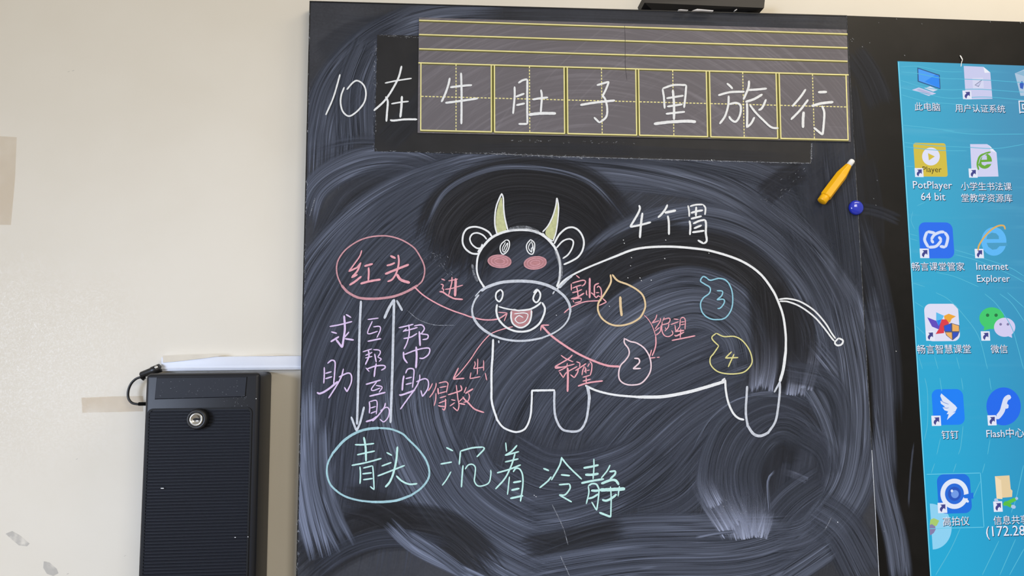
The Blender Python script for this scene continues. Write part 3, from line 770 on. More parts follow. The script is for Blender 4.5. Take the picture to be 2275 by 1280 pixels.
def pl(a, b2, w2, m, Y): st.ribbon([Vector(a), (Vector(a)+Vector(b2))/2, Vector(b2)], w2, m, Y, 0.0, False)
for yl, yr in ((45, 75.6), (76.5, 106), (108.3, 136)):
    pl((931, yl), (1883, yr), 2.6, M_LINE, YS); pl((931, yl+2.7), (1883, yr+2.7), 2.2, M_OLIVE, YS+0.00005)
def top_y(x): return 139.6+(x-931)*(166.3-139.6)/(1885-931)
def bot_y(x): return 289.2+(x-934)*(311-289.2)/(1886-934)
pl((929.5, top_y(929)), (1885.5, top_y(1886)), 2.6, M_LINE, YS); pl((931, top_y(931)+2.7), (1883, top_y(1883)+2.7), 2.0, M_OLIVE, YS+0.00005)
pairs = [(935.2, 1091.4), (1098.5, 1253.1), (1260.3, 1412.3), (1418.8, 1569), (1576.2, 1724), (1731, 1879.5)]
def lean(x): return 5.2*(x-950)/935.0-0.4
for x0, x1 in pairs:
    for x in (x0, x1): pl((x, top_y(x)), (x+lean(x), bot_y(x)), 2.6, M_LINE, YS-0.00003)
    a, b2 = (x0-1+lean(x0), bot_y(x0)), (x1+1+lean(x1), bot_y(x1))
    pl(a, b2, 2.6, M_LINE, YS-0.00005); pl((a[0], a[1]+2.6), (b2[0], b2[1]+2.6), 2.0, M_OLIVE, YS+0.00005)
for (a0, a1), (b0, b1) in zip(pairs, pairs[1:]):
    x = (a1+b0)/2; pl((x, top_y(x)+2), (x+lean(x), bot_y(x)+1), 5.0, M_OLIVE, YS+0.00003)
    # small dashes of the middle cross
for (x0, x1), xm in zip(pairs, (1013.2, 1176.2, 1336.2, 1494.5, 1650, 1805)):
    n = 21
    for i in range(n):
        f0, f1 = (i+0.15)/n, (i+0.75)/n
        ya, yb = top_y(xm), bot_y(xm)
        pl((xm+lean(xm)*f0, ya+(yb-ya)*f0), (xm+lean(xm)*f1, ya+(yb-ya)*f1), 2.2, M_LINE, YS-0.00002)
    n = 19
    for i in range(n):
        xa = x0+(x1-x0)*(i+0.15)/n+lean(x0)/2; xb = x0+(x1-x0)*(i+0.78)/n+lean(x0)/2
        y = lambda x: 214+(x-934)*(237.8-214)/950
        pl((xa, y(xa)), (xb, y(xb)), 2.2, M_LINE, YS)
strip = tag(st.build('writing_strip'), 'grey magnetic writing strip with yellow lines and six squares, stuck across the chalkboard top', 'writing strip')
b = MB(); b.ribbon(catmull([(1387.5, 56), (1389, 90), (1389, 130), (1389.5, 150), (1393, 178)], 3), 1.0, plain('seam_dark', rgb(72, 68, 74), 0.8), YS-0.0001, 0.2); b.build('crease', strip)
chars('A', ["1572,260 1555,340 1520,440 1480,525; 1575,365 1690,350 1815,340; 1522,535 1680,515 1880,485; 1695,205 1700,400 1700,600 1698,768"], 4.8, CH_W, strip, Y=-0.0033)
chars('B', ["262,355 262,470 245,655; 302,318 350,288 402,275! 400,400 400,600 402,765! 305,765; 275,468 370,432; 280,560 375,540; 458,498 540,485 628,475; 550,390 560,470 548,640; w6.4: 415,665 540,650 715,650",
            "1160,342 1295,302! 1255,400 1218,470; 1218,450 1255,500 1275,600 1262,690 1190,752! 1130,692; w5.2: 980,558 1150,530 1360,508",
            "1880,380 1895,480 1903,598; 1880,378 2000,340 2140,340! 2130,460 2115,590; 1922,485 2110,455; 1930,575 2100,550; 1915,655 2125,632; w5.4: 1992,392 2005,550 2005,720; w6.6: 1785,765 1950,745 2150,735 2246,742"], 4.6, CH_W, strip, Y=-0.0033)
chars('C', ["565,320 600,350 628,382; 470,452 600,418 760,412; 585,455 580,560 545,680 485,765; 590,550 660,535 712,560 715,640 690,710 655,742 610,715 588,680; w5: 808,290 800,370 745,500; w5: 800,395 900,388 1003,378; w5.4: 768,525 870,490 955,440; w5: 785,535 788,650 785,800; 785,800 830,760 868,690; w5: 995,495 950,590 910,615; w4.6: 815,555 880,640 960,720 1050,800 1130,812",
            "1428,385 1370,470 1280,575; 1455,498 1370,610 1265,718; w6: 1405,630 1398,720 1398,808; w5.6: 1562,418 1660,415; w5.8: 1490,570 1600,540 1730,525; w5: 1605,565 1630,640 1625,760 1612,885! 1515,805"], 4.8, CH_W, strip, Y=-0.0033)

# ================================================================== CHALK HOLDER, MAGNET
M_YEL = plain('yellow_plastic', rgb(255, 186, 12), 0.35, 0.5, vary=0.02)
M_CHK = plain('chalk_stick_white', rgb(244, 244, 242), 0.9, 0.1, vary=0.02)
r_h = 0.0108
YH = -r_h*0.866-0.0009
a = P(1826.5, 446.5, YH); t2 = P(1885.5, 368, YH); ax = (t2-a).normalized()
L = (t2-a).length
holder = empty('chalk_holder', tuple(a), 'yellow six-sided plastic chalk holder stuck slanting on the chalkboard right edge', 'chalk holder')
side = Vector((0, -1, 0)).cross(ax).normalized()
b = MB(); b.lathe(a, ax, [(0.010, r_h*0.86), (0.0115, r_h*1.0), (L*0.72, r_h*1.0), (L*0.97, r_h*0.62), (L, r_h*0.58)], 6, M_YEL, False, 0, side)
ho = b.build('barrel', holder)
bv = ho.modifiers.new('soft_edges', 'BEVEL'); bv.width = 0.0008; bv.segments = 2
b = MB(); b.lathe(a, ax, [(-0.002, r_h*0.70), (-0.0012, r_h*0.78), (0.008, r_h*0.82), (0.0102, r_h*0.80)], 24, M_YEL, True, 0, side)
b.build('end_cap', holder)
b = MB(); b.lathe(a, ax, [(L-0.002, 0.0052), (L+0.010, 0.0052), (L+0.0125, 0.0046), (L+0.0135, 0.003)], 20, M_CHK, True, 0, side)
tag(b.build('chalk_stick', holder), 'white chalk tip')
mg = P(1902, 461.5, -0.004)
b = MB(); b.lathe((mg.x, -0.0009, mg.z), (0, -1, 0), [(0, 0.0136), (0.003, 0.0140), (0.0055, 0.0134), (0.0078, 0.0112), (0.0093, 0.0075), (0.0098, 0.003), (0.0099, 0.0006)], 40,
              plain('blue_glossy_plastic', rgb(34, 52, 190), 0.12, 0.6, coat=0.5, vary=0.02))
tag(b.build('round_magnet'), 'round glossy blue button magnet right of the yellow chalk holder', 'magnet')

# ================================================================== BRACKET ON THE TOP EDGE
M_BLK = plain('black_plastic', rgb(24, 24, 25), 0.42, 0.4)
M_BLK2 = plain('dark_grey_plastic', rgb(44, 41, 38), 0.5, 0.4)
f0, f1 = P(1449.3, 23, 0.0), P(1651, 28, 0.0)
g0, g1 = P(1432, 6, -0.012), P(1697.4, 17.6, -0.012)
h0, h1 = P(1429, -1, -0.014), P(1700, 1.5, -0.014)
def loft(lo, hi, y0, y0b, y1, mat):
    b = MB()
    vs = [(lo[0].x, y0, lo[0].z), (lo[1].x, y0, lo[1].z), (lo[1].x, y1, lo[1].z), (lo[0].x, y1, lo[0].z),
          (hi[0].x, y0b, hi[0].z), (hi[1].x, y0b, hi[1].z), (hi[1].x, y1, hi[1].z), (hi[0].x, y1, hi[0].z)]
    b.add(vs, [(0, 3, 2, 1), (4, 5, 6, 7), (0, 1, 5, 4), (1, 2, 6, 5), (2, 3, 7, 6), (3, 0, 4, 7)], mat)
    return b
br = empty('device_bracket', ((f0.x+f1.x)/2, 0.01, (f0.z+f1.z)/2), 'black flared bracket device perched on the chalkboard top edge, cut off by the frame', 'bracket')
loft((f0, f1), (g0, g1), -0.0005, -0.012, 0.026, M_BLK).build('flared_base', br)
up = Vector((0, 0, 0.05))
loft((g0, g1), (h0+up*0.1, h1+up*0.1), -0.012, -0.014, 0.026, M_BLK2).build('tray', br)
loft((P(1480, -6, -0.01), P(1650, -3, -0.01)), (P(1480, -60, -0.01), P(1650, -60, -0.01)), -0.010, -0.010, 0.02, M_BLK).build('device_body', br)
M_SLV = plain('pale_sliver', rgb(196, 196, 200), 0.5)  # small pale pieces along the flared base
for q in (((1507, 21.6), (1512, 20.8), (1529, 22.2), (1528, 23.6), (1507, 23.2)), ((1537, 24), (1549, 19.8), (1585, 23.2), (1584, 25.4), (1560, 23.8)), ((1631.5, 23.2), (1637, 20), (1637.5, 21.6), (1633, 24))):
    b = MB(); b.prism([(P(x, y, -0.013).x, P(x, y, -0.013).z) for x, y in q], -0.0135, -0.0085, M_SLV); tag(b.build('sliver', br), 'pale grey sliver')

# ================================================================== TRUNKING
YT = YW-0.014
zt, zb2 = P(560, 791.5, YT).z, P(510, 823.5, YT).z
xl = P(357.5, 810, YT).x
xr = min(line_at_z(TLp, BLp, zt), line_at_z(TLp, BLp, zb2))-0.0004
b = MB(); b.bbox(xl, xr, YT, YW, zb2, zt, plain('white_trunking_plastic', rgb(222, 226, 236), 0.4, 0.4, vary=0.02), 0.0015, 2)
b.box(xl+0.001, xr, YT-0.0012, YT+0.001, zb2+0.004, zb2+0.0065, b.mats[0])
tr = tag(b.build('cable_trunking'), 'white plastic cable trunking along the wall between the black cabinet and chalkboard', 'cable trunking')
b = MB()
M_PAINT = plain('cream_paint_smear', rgb(226, 218, 202), 0.8, 0.2)
pz = lambda x, y: (P(x, y, YT-0.001).x, P(x, y, YT-0.001).z)
b.prism([pz(362, 790), (pz(470, 787)), (pz(500, 789)), pz(455, 796), pz(420, 800), pz(385, 804), pz(362, 806)], YT-0.0014, YT-0.0002, M_PAINT)
b.prism([pz(540, 789), pz(600, 787.5), pz(640, 788.5), pz(600, 791)], YT-0.0014, YT-0.0002, M_PAINT)
tag(b.build('paint_smear', tr), 'cream wall paint over the trunking')

# ================================================================== LOCK CABINET
YF = -0.05
M_CAB = plain('blue_black_plastic', rgb(25, 27, 33), 0.42, 0.35, vary=0.05)
M_CABD = plain('blue_black_matte', rgb(23, 26, 35), 0.52, 0.32, vary=0.05)
X0, X1 = P(316.5, 1000, YF).x, P(573, 1000, YF).x
ZT = P(450, 829.5, YF).z
ZB = ZT-0.56
cab = empty('lock_cabinet', ((X0+X1)/2, YW, ZB), 'tall black ribbed wall cabinet with a round silver key lock', 'cabinet')
b = MB(); b.bbox(X0, X1, YF, YW, ZB, ZT, M_CAB, 0.007, 4)
b.build('body', cab)
def rr(x0, x1, z0, z1, r, n=6):
    o = []
    for cx, cz, s0 in ((x1-r, z1-r, 0), (x0+r, z1-r, 90), (x0+r, z0+r, 180), (x1-r, z0+r, 270)):
        for k in range(n+1):
            an = math.radians(s0+90*k/n); o.append((cx+r*math.cos(an), cz+r*math.sin(an)))
    return o
# smooth sloping panel at the top
pa = [P(*px('CB', x, y), YF) for x, y in ((402, 352), (1432, 342), (1412, 572), (378, 602))]
b = MB()
n4 = [(q.x, q.z) for q in pa]
vs = [(x, YF-0.0002, z) for x, z in n4]
cx_, cz_ = sum(q[0] for q in n4)/4, sum(q[1] for q in n4)/4
vs += [(cx_+(x-cx_)*0.985, YF-0.0016, cz_+(z-cz_)*0.93) for x, z in n4]
b.add(vs, [(4, 5, 6, 7), (0, 1, 5, 4), (1, 2, 6, 5), (2, 3, 7, 6), (3, 0, 4, 7)], M_CABD)
tp = b.build('top_panel', cab)
b = MB()
random.seed(11)
for i in range(90):
    f, g = random.random(), random.random()
    x = 420+f*980; y = 370+g*210
    if random.random() < 0.3: x, y = 1150+f*280, 560+g*120
    q = Vector(px('CB', x, y)); l = random.uniform(0.6, 2.6)
    b.ribbon([q, q+Vector((l/2, 0.3)), q+Vector((l, random.uniform(-.4, .6)))], random.uniform(0.4, 0.9), CH_WX, YF-0.0019, 0.2)
for x, y, l in ((357, 1085, 7), (521, 1194, 3), (550, 1193, 2), (568, 886, 2)):
    b.ribbon([Vector((x, y)), Vector((x+l/2, y)), Vector((x+l, y))], 2.2, CH_W, YF-0.0036, 0.2)
tag(b.build('dust_fleck', tp), kind='stuff')
# ribbed door with a rounded rim
dx0, dx1 = P(*px('CB', 292, 1000), YF).x, P(*px('CB', 1474, 1000), YF).x
dz1 = P(*px('CB', 880, 703), YF).z; dz0 = ZB+0.03
b = MB()
out = rr(dx0-0.0008, dx1+0.0008, dz0-0.0008, dz1+0.0008, 0.009); inn = rr(dx0+0.0022, dx1-0.0022, dz0+0.0022, dz1-0.0022, 0.007)
n = len(out)
vs = [(x, YF-0.0001, z) for x, z in out]+[(x, YF-0.0016, z) for x, z in out]+[(x, YF-0.0016, z) for x, z in inn]+[(x, YF-0.0001, z) for x, z in inn]
fs = []
for i in range(n):
    j = (i+1) % n
    for k in range(3): fs.append((k*n+i, k*n+j, (k+1)*n+j, (k+1)*n+i))
b.add(vs, fs, plain('black_rubber', rgb(14, 15, 18), 0.6, 0.3))
door = MB()
pitch = 0.0051; z = dz1-0.0024; xs0, xs1 = dx0+0.0023, dx1-0.0023
vs, fs = [], []
prof = []
while z-pitch > dz0+0.003:
    prof += [(z, 0.0004), (z-pitch*0.28, 0.0004), (z-pitch*0.45, 0.0022), (z-pitch*0.90, 0.0016)]
    z -= pitch
prof.append((z, 0.0004))
for zz, d in prof:
    ins = max(0, 0.006-(dz1-0.0024-zz))*0.5
    vs += [(xs0+ins, YF-d, zz), (xs1-ins, YF-d, zz)]
for i in range(len(prof)-1): fs.append((2*i, 2*i+1, 2*i+3, 2*i+2))
door.add(vs, fs, M_CABD)
door.v and door.add(b.v, b.f, b.mats[0])
dr = door.build('ribbed_door', cab)
lk = P(441, 931, YF-0.003)
b = MB(); b.lathe((lk.x, YF-0.0005, lk.z), (0, -1, 0), [(0, 0.0170), (0.009, 0.0165), (0.0125, 0.0150), (0.0130, 0.0125), (0.0115, 0.0110)], 40, plain('black_lock_collar', rgb(26, 27, 30), 0.45))
lo = b.build('lock_collar', dr)
M_SIL = plain('silver_lock', rgb(214, 214, 212), 0.22, 0.5, 1.0, vary=0.03)
b = MB(); b.lathe((lk.x, YF-0.010, lk.z), (0, -1, 0), [(0, 0.0108), (0.0038, 0.0106), (0.0046, 0.0098), (0.0044, 0.0072), (0.0036, 0.0070), (0.0036, 0.0006)], 40, M_SIL)
yk = YF-0.0137
M_KEY = plain('keyhole_dark', rgb(12, 12, 12), 0.7)
kh = [(-0.0045, 0.0012), (-0.001, 0.0022), (0.001, 0.0022), (0.0045, 0.0012), (0.0045, -0.0012), (0.0012, -0.0016), (-0.0012, -0.0016), (-0.0045, -0.0012)]
kb = [(lk.x+u, yk-0.0004, lk.z+v) for u, v in kh]
b.add(kb, [tuple(range(8))], M_KEY)
tag(b.build('lock_cylinder', dr), 'silver key cylinder')

# cable and plug looping out of the cabinet side
YP = 0.012
cb = empty('plug_cable', tuple(P(*px('CB', 232, 652), YP)), 'short black cable with a plug, looping beside the top left of the cabinet', 'cable')
M_CBL = plain('black_cable', rgb(20, 20, 22), 0.4)
pts = [P(q.x, q.y, YP) for q in catmull([px('CB', x, y) for x, y in ((228, 345), (160, 372), (105, 430), (76, 510), (78, 585), (112, 636), (170, 655), (232, 652))], 1.5)]
pts += [Vector((X0-0.0004, YP, pts[-1].z))]
b = MB(); b.tube(pts, 0.0021, M_CBL); b.tube([P(*px('CB', 196, 654), YP), Vector((X0-0.0004, YP, pts[-1].z))], 0.0032, M_CBL)
b.build('cord', cb)
b = MB(); pa0, pa1 = P(*px('CB', 216, 328), YP), P(*px('CB', 440, 244), YP)
b.lathe(pa0, pa1-pa0, [(0, 0.0040), (0.002, 0.0056), ((pa1-pa0).length*0.55, 0.0062), ((pa1-pa0).length*0.6, 0.0072), ((pa1-pa0).length, 0.0076)], 16, M_CBL)
b.tube([P(*px('CB', 228, 345), YP), P(*px('CB', 262, 372), YP)], 0.0034, M_CBL)
pg = b.build('plug', cb)
b = MB(); b.lathe(P(*px('CB', 396, 238), YP-0.006), (0.3, -1, 0.3), [(0, 0.0030), (0.0022, 0.0028), (0.003, 0.0016)], 16, plain('steel_pin', rgb(220, 220, 220), 0.25, 0.5, 0.9)); tag(b.build('pin', pg), 'shiny steel pin')

# ================================================================== INTERACTIVE DISPLAY
DTp = (2275, 48.5)
dT = P(*DTp); sl_ = (dT.z-TR.z)/(dT.x-TR.x)
XE = TR.x+1.95
disp = empty('interactive_display', ((TR.x+XE)/2, YW, Z_B), 'large black framed touch display showing a blue desktop with icons, right of the chalkboard', 'display')
t = NT('black_display_glass'); p = t.pos()
M_GLASS = t.set(0.38, 0.20, color=t.mix(t.sstep(0.4, 0.75, t.noise(p, 9, 4, 0.6)), rgb(16, 15, 14), rgb(27, 25, 24)))
dstore = ([], [], [], [])
smear.k = 0
for pth, w2, am, tn in (([(1884, 330), (1904, 480), (1925, 640), (1940, 800)], 60, 0.14, 1), ([(1895, 460), (1950, 470), (2000, 490)], 30, 0.18, 1),
                        ([(1905, 480), (1950, 640), (1975, 800), (1980, 950)], 60, 0.20, 1), ([(1925, 640), (1955, 800), (1965, 960), (1970, 1090)], 56, 0.30, 1),
                        ([(1944, 940), (1962, 1080), (1990, 1200), (2005, 1310)], 60, 0.42, 1), ([(1940, 900), (1970, 1060), (2000, 1180), (2012, 1300)], 8, 0.55, 1),
                        ([(1890, 110), (1930, 170), (1960, 240)], 70, 0.16, 1), ([(1886, 180), (1900, 260), (1912, 360)], 40, 0.16, 1),
                        ([(1900, 690), (1950, 700), (1990, 690)], 40, 0.14, 1), ([(2030, 980), (2022, 1060), (2018, 1130)], 5, 0.30, 1),
                        ([(1926, 340), (1946, 470), (1950, 560)], 40, 0.12, 1)):
    smear(pth, w2, am, tn, 0.0, dstore)
dbm = smear_bmesh(dstore, [(TR+Vector((0.0012, 0, 0)), Vector((-1, 0, -(XBR-TR.x)/(TR.z-Z_B)*-1*-1)).normalized())])
sx = lambda z: TR.x+(XBR-TR.x)*(TR.z-z)/(TR.z-Z_B)
b = MB()
b.prism([(TR.x+0.0008, TR.z), (XE, TR.z+sl_*(XE-TR.x)), (XE, Z_B), (XBR+0.0008, Z_B)], 0.0002, YW-0.0005, M_GLASS)
b.mat(M_SMEAR)
go = b.build('glass_panel', disp)
dbm.from_mesh(go.data); dbm.to_mesh(go.data); dbm.free()
# pale worn line where the two panels meet
b = MB()
for ya, yb, w2, mt in ((36, 330, 0.7, CH_WX), (330, 700, 1.2, CH_WX), (700, 1000, 1.0, CH_WX), (1000, 1300, 1.5, CH_WG)):
    n = 12; f = lambda y: 1881+(1953-1881)*(y-34.5)/(1279-34.5)
    b.ribbon([Vector((f(ya+(yb-ya)*i/n), ya+(yb-ya)*i/n)) for i in range(n+1)], w2, mt, -0.0011, 0.2, False)
b.build('joint_line', board)
b = MB()
b.ribbon(catmull([(2133, 123), (2136, 128), (2138.5, 133)], 1), 2.6, CH_W, -0.0012); b.ribbon(catmull([(2138.5, 133), (2136.5, 138), (2135, 148)], 1), 1.7, CH_W, -0.0013)
b.build('chalk_tick', disp)
b = MB()
for x, y in ((1889, 87), (1892, 91), (1895, 86), (1893, 84), (1931, 94), (1915, 103), (1951, 49), (1991, 41), (2199, 47.5), (2266, 49.5), (2009, 122), (2047, 52), (1963, 1180), (1979, 1150), (1940, 440), (1948, 400), (1945, 455)):
    b.ribbon([Vector((x, y)), Vector((x+1, y+1)), Vector((x+2, y+2))], 2.0, CH_WX, -0.0012, 0.4)
tag(b.build('chalk_dust', disp), kind='stuff')

# --- the lit screen
YD = -0.0006
sTL, sBL = P(1994.5, 136, YD), P(2067, 1279, YD)
sxl = lambda z: sTL.x+(sBL.x-sTL.x)*(sTL.z-z)/(sTL.z-sBL.z)
ssl = (P(2275, 146, YD).z-sTL.z)/(P(2275, 146, YD).x-sTL.x)
ZS0 = Z_B+0.05; XS1 = XE-0.07
t = NT('blue_wallpaper'); p = t.pos()
sp = t.n('ShaderNodeSeparateXYZ'); t.l(p, sp.inputs[0])
gx = t.sstep(sTL.x, sTL.x+0.30, sp.outputs[0]); gz = t.sstep(P(2100, 1250).z, P(2100, 150).z, sp.outputs[2])
top = t.mix(gx, rgb(58, 178, 216), rgb(72, 152, 194)); bot = t.mix(gx, rgb(26, 178, 226), rgb(36, 150, 200))
wv = t.noise(t.vec(t.math('MULTIPLY', sp.outputs[0], 5), 0.0, t.math('MULTIPLY', sp.outputs[2], 60)), 1, 2)
em = t.mix(t.math('MULTIPLY', t.sstep(0.52, 0.75, wv), t.math('MULTIPLY', gz, 0.35)), t.mix(gz, bot, top), rgb(96, 190, 222))
t.set(0.35, 0.2, color=(0.01, 0.01, 0.01, 1)); t.l(em, t.b.inputs['Emission Color']); t.b.inputs['Emission Strength'].default_value = 0.86
M_SCR = t.m
G = {}
def g(r, gg, bb):
    k = (r, gg, bb)
    if k not in G: G[k] = glow('lit_%d_%d_%d' % k, rgb(*k), 0.95)
    return G[k]
b = MB()
b.prism([(sTL.x, sTL.z), (XS1, sTL.z+ssl*(XS1-sTL.x)), (XS1, ZS0), (sxl(ZS0), ZS0)], YD, 0.0001, M_SCR)
LN = g(96, 205, 236)
LN2 = g(84, 186, 216)
def scl(c, txt, w2=1.4, m=None): b.strokes(c, txt, w2, m or LN2, YD-0.00006, 0.0, 4)
scl('S1', "185,215 500,210 900,290 1230,300; 185,440 600,560 1000,600 1500,590 2259,640; 190,560 600,660 1000,740 1600,720 2259,770; 195,680 600,790 1000,830 1500,860; 200,300 500,330 850,400 1240,420 1700,440 2259,480; 215,1190 700,1240 1100,1290")
scl('S2', "240,200 700,250 1300,280 1800,300 2259,230; 250,270 800,330 1300,340; 260,600 420,600; 900,0 1400,60 2259,60; 470,1260 600,1200")
scl('S3', "400,0 370,150 430,300; 1100,640 1500,760 2000,930 2259,1080; 1110,720 1500,830 2000,1040 2259,1180; 800,1020 1100,1090 1500,1260; 330,370 480,410; 340,450 480,490; 380,1190 600,1260")
scl('S4', "780,0 1000,120 1250,380 1500,740 1650,1280; 1600,20 1800,200 2040,560 2150,900 2250,1280; 1850,20 2050,180 2259,480; 430,160 580,250; 450,560 600,700; 500,1080 560,1280; 760,1060 820,1280; 1130,1080 1180,1280; 1980,0 2259,250", 1.5)
scl('S5', "600,0 640,200 650,500 640,800 590,1040; 850,0 880,200 880,210; 1210,0 1240,200; 1680,0 1710,200; 860,1010 800,1280; 1240,800 1200,1150 1160,1280; 1690,1030 1650,1280", 1.6)
scl('S6', "1530,20 1450,380 1390,560; 520,0 480,110; 765,0 730,100; 1090,0 1060,110; 1040,200 960,380; 810,740 700,980 530,1270; 1250,880 1060,1270; 1440,860 1260,1270; 1536,970 1370,1270", 1.7)
# bright left rim of the lit picture
b.ribbon([Vector((1996, 138)), Vector((2031, 700)), Vector((2069, 1300))], 2.0, g(120, 214, 240), YD-0.00005, 0, False)
screen = b.build('screen', disp)
tag(screen, 'lit blue desktop')

YI = YD-0.0001
def lay(k): return YI-0.00007*k
WHT, LAV = g(232, 236, 252), g(204, 206, 240)
def badge(b, c, x0, y0, x1, y1):
    b.rrect(c, x0, y0, x1, y1, 4, WHT, lay(6))
    w2, h2 = x1-x0, y1-y0
    q = [(0.28, 0.18), (0.80, 0.14), (0.80, 0.66), (0.64, 0.52), (0.50, 0.66), (0.46, 0.86), (0.40, 0.92), (0.24, 0.72), (0.26, 0.52), (0.44, 0.32)]
    b.poly([px(c, x0+u*w2, y0+v*h2) for u, v in q], g(62, 66, 140), lay(7))
def icon(fn, label):
    b = MB(); fn(b)
    return tag(b.build('desktop_icon', screen), label)
def i_pc(b):
    c = 'S1'
    b.cpoly(c, '385,600 500,560 790,662 665,702', LAV, lay(1)); b.cpoly(c, '455,598 505,580 715,655 640,680', g(178, 184, 222), lay(2))
    b.cpoly(c, '590,570 690,540 815,598 740,630', g(214, 220, 240), lay(1))
    b.cpoly(c, '475,225 850,350 862,590 480,462', g(40, 80, 130), lay(2)); b.cpoly(c, '490,246 836,362 850,572 498,450', g(70, 160, 250), lay(3))
    b.cpoly(c, '600,460 780,345 836,362 850,572', g(34, 138, 246), lay(4))
icon(i_pc, 'small computer icon')
def i_file(b):
    c = 'S1'
    b.cpoly(c, '1250,200 1580,215 1695,310 1730,750 1285,760', LAV, lay(1)); b.cpoly(c, '1580,215 1695,310 1600,315', g(240, 242, 252), lay(2))
    b.cpoly(c, '1395,400 1575,395 1588,572 1405,578', g(216, 218, 244), lay(2)); b.cpoly(c, '1565,420 1430,520 1500,552', g(140, 146, 176), lay(3)); b.cpoly(c, '1555,445 1450,520 1495,535', LAV, lay(4))
    badge(b, c, 1228, 610, 1385, 758)
icon(i_file, 'white page icon')
def i_bin(b):
    c = 'S1'
    b.cpoly(c, '2105,325 2259,260 2420,300 2380,700 2200,700', g(176, 200, 224), lay(1)); b.cpoly(c, '2120,325 2259,275 2400,310 2259,370', g(140, 184, 212), lay(2))
    b.cpoly(c, '2185,500 2225,450 2259,500 2240,590 2195,570', g(48, 92, 190), lay(2))
icon(i_bin, 'waste bin icon')
def i_play(b):
    c = 'S2'
    b.rrect(c, 405, 205, 985, 775, 40, g(214, 192, 66), lay(1)); b.disc(c, 702, 435, 148, 150, g(226, 228, 250), lay(2)); b.cpoly(c, '652,378 768,434 668,500', g(214, 192, 66), lay(3))
    badge(b, c, 428, 628, 580, 780)
pl_icon = icon(i_play, 'yellow play button icon')
def i_green(b):
    c = 'S2'
    b.cpoly(c, '1358,228 1640,228 1800,370 1832,770 1385,775', g(212, 212, 244), lay(1)); b.cpoly(c, '1640,228 1690,260 1700,340 1800,370', g(238, 240, 252), lay(2))
    b.disc(c, 1600, 510, 122, 130, g(104, 172, 54), lay(3)); b.cpoly(c, '1545,490 1570,420 1600,410 1635,420 1640,488', LAV, lay(4)); b.cpoly(c, '1545,530 1728,520 1728,558 1640,566 1600,590 1555,568', LAV, lay(4))
    b.strokes(c, "1500,660 1480,560 1510,460 1600,390 1700,360", 4, g(104, 172, 54), lay(5), 0); b.strokes(c, "1500,560 1540,450 1640,385", 1.4, LAV, lay(6), 0)
    badge(b, c, 1330, 636, 1485, 790)
icon(i_green, 'page icon with a green letter')
def i_knot(b):
    c = 'S3'
    b.rrect(c, 490, 180, 1100, 785, 110, g(34, 110, 240), lay(1))
    m = g(216, 226, 252)
    b.strokes(c, "770,360 640,335! 605,420 600,490 660,600! 790,580 880,480! 830,420", 6.4, m, lay(2), 0)
    b.strokes(c, "745,530 705,470! 760,390 860,345 930,345! 980,420 975,500 945,600! 850,580", 6.4, m, lay(2.5), 0)
    badge(b, c, 512, 620, 676, 780)
icon(i_knot, 'blue square icon with a white knot')
def i_web(b):
    c = 'S3'
    b.disc(c, 1755, 500, 210, 240, g(92, 186, 250), lay(1)); S_ = g(70, 158, 200)
    b.cpoly(c, '1630,462 1650,395 1720,352 1790,365 1835,410 1840,462', S_, lay(2)); b.cpoly(c, '1635,525 1970,522 1985,575 1850,580 1800,630 1730,640 1660,590', S_, lay(2))
    b.strokes(c, "1490,650 1510,560 1600,420 1720,300 1830,240 1920,240 1945,300", 3.6, g(226, 178, 92), lay(4), 0)
    badge(b, c, 1432, 625, 1590, 782)
icon(i_web, 'blue letter icon with a gold ring')
def i_flower(b):
    c = 'S4'
    b.rrect(c, 582, 190, 1195, 812, 110, g(226, 226, 248), lay(1))
    b.cpoly(c, '640,415 780,470 880,450 840,620 720,570', g(96, 72, 190), lay(2)); b.cpoly(c, '790,330 920,390 880,470 830,560 790,470', g(88, 188, 240), lay(3))
    b.cpoly(c, '920,390 1000,355 1120,400 1050,440 1020,510 930,450', g(240, 168, 52), lay(3)); b.cpoly(c, '880,450 960,450 1010,515 930,570 920,680 780,695 840,600', g(222, 58, 74), lay(4))
    b.cpoly(c, '800,470 880,450 830,560', g(34, 132, 240), lay(4.5))
    b.cpoly(c, '915,555 1045,510 1180,550 1180,660 1150,730 1065,800 960,720 925,640', g(80, 88, 120), lay(5))
    b.cpoly(c, '925,562 1035,522 1035,645 935,645', g(34, 84, 216), lay(5.5)); b.cpoly(c, '1058,522 1170,560 1170,648 1060,648', g(240, 178, 96), lay(5.5))
    b.cpoly(c, '942,668 1050,668 1055,785 975,720', g(240, 178, 96), lay(5.5)); b.cpoly(c, '1068,668 1168,668 1140,725 1070,785', g(44, 78, 196), lay(5.5))
    badge(b, c, 612, 645, 768, 806)
icon(i_flower, 'white icon with a coloured pinwheel and shield')
def i_chat(b):
    c = 'S4'
    b.disc(c, 1720, 430, 208, 182, g(62, 204, 112), lay(1)); b.cpoly(c, '1600,560 1580,640 1720,600', g(62, 204, 112), lay(1.2))
    for x in (1650, 1792): b.disc(c, x, 380, 28, 28, g(30, 116, 66), lay(2))
    b.disc(c, 1935, 582, 178, 160, g(214, 208, 244), lay(3)); b.cpoly(c, '1990,730 2060,758 2050,690', g(214, 208, 244), lay(3.2))
    for x in (1868, 1990): b.disc(c, x, 532, 22, 22, g(128, 122, 168), lay(4))
    badge(b, c, 1535, 650, 1695, 806)
icon(i_chat, 'green and white speech bubbles icon')
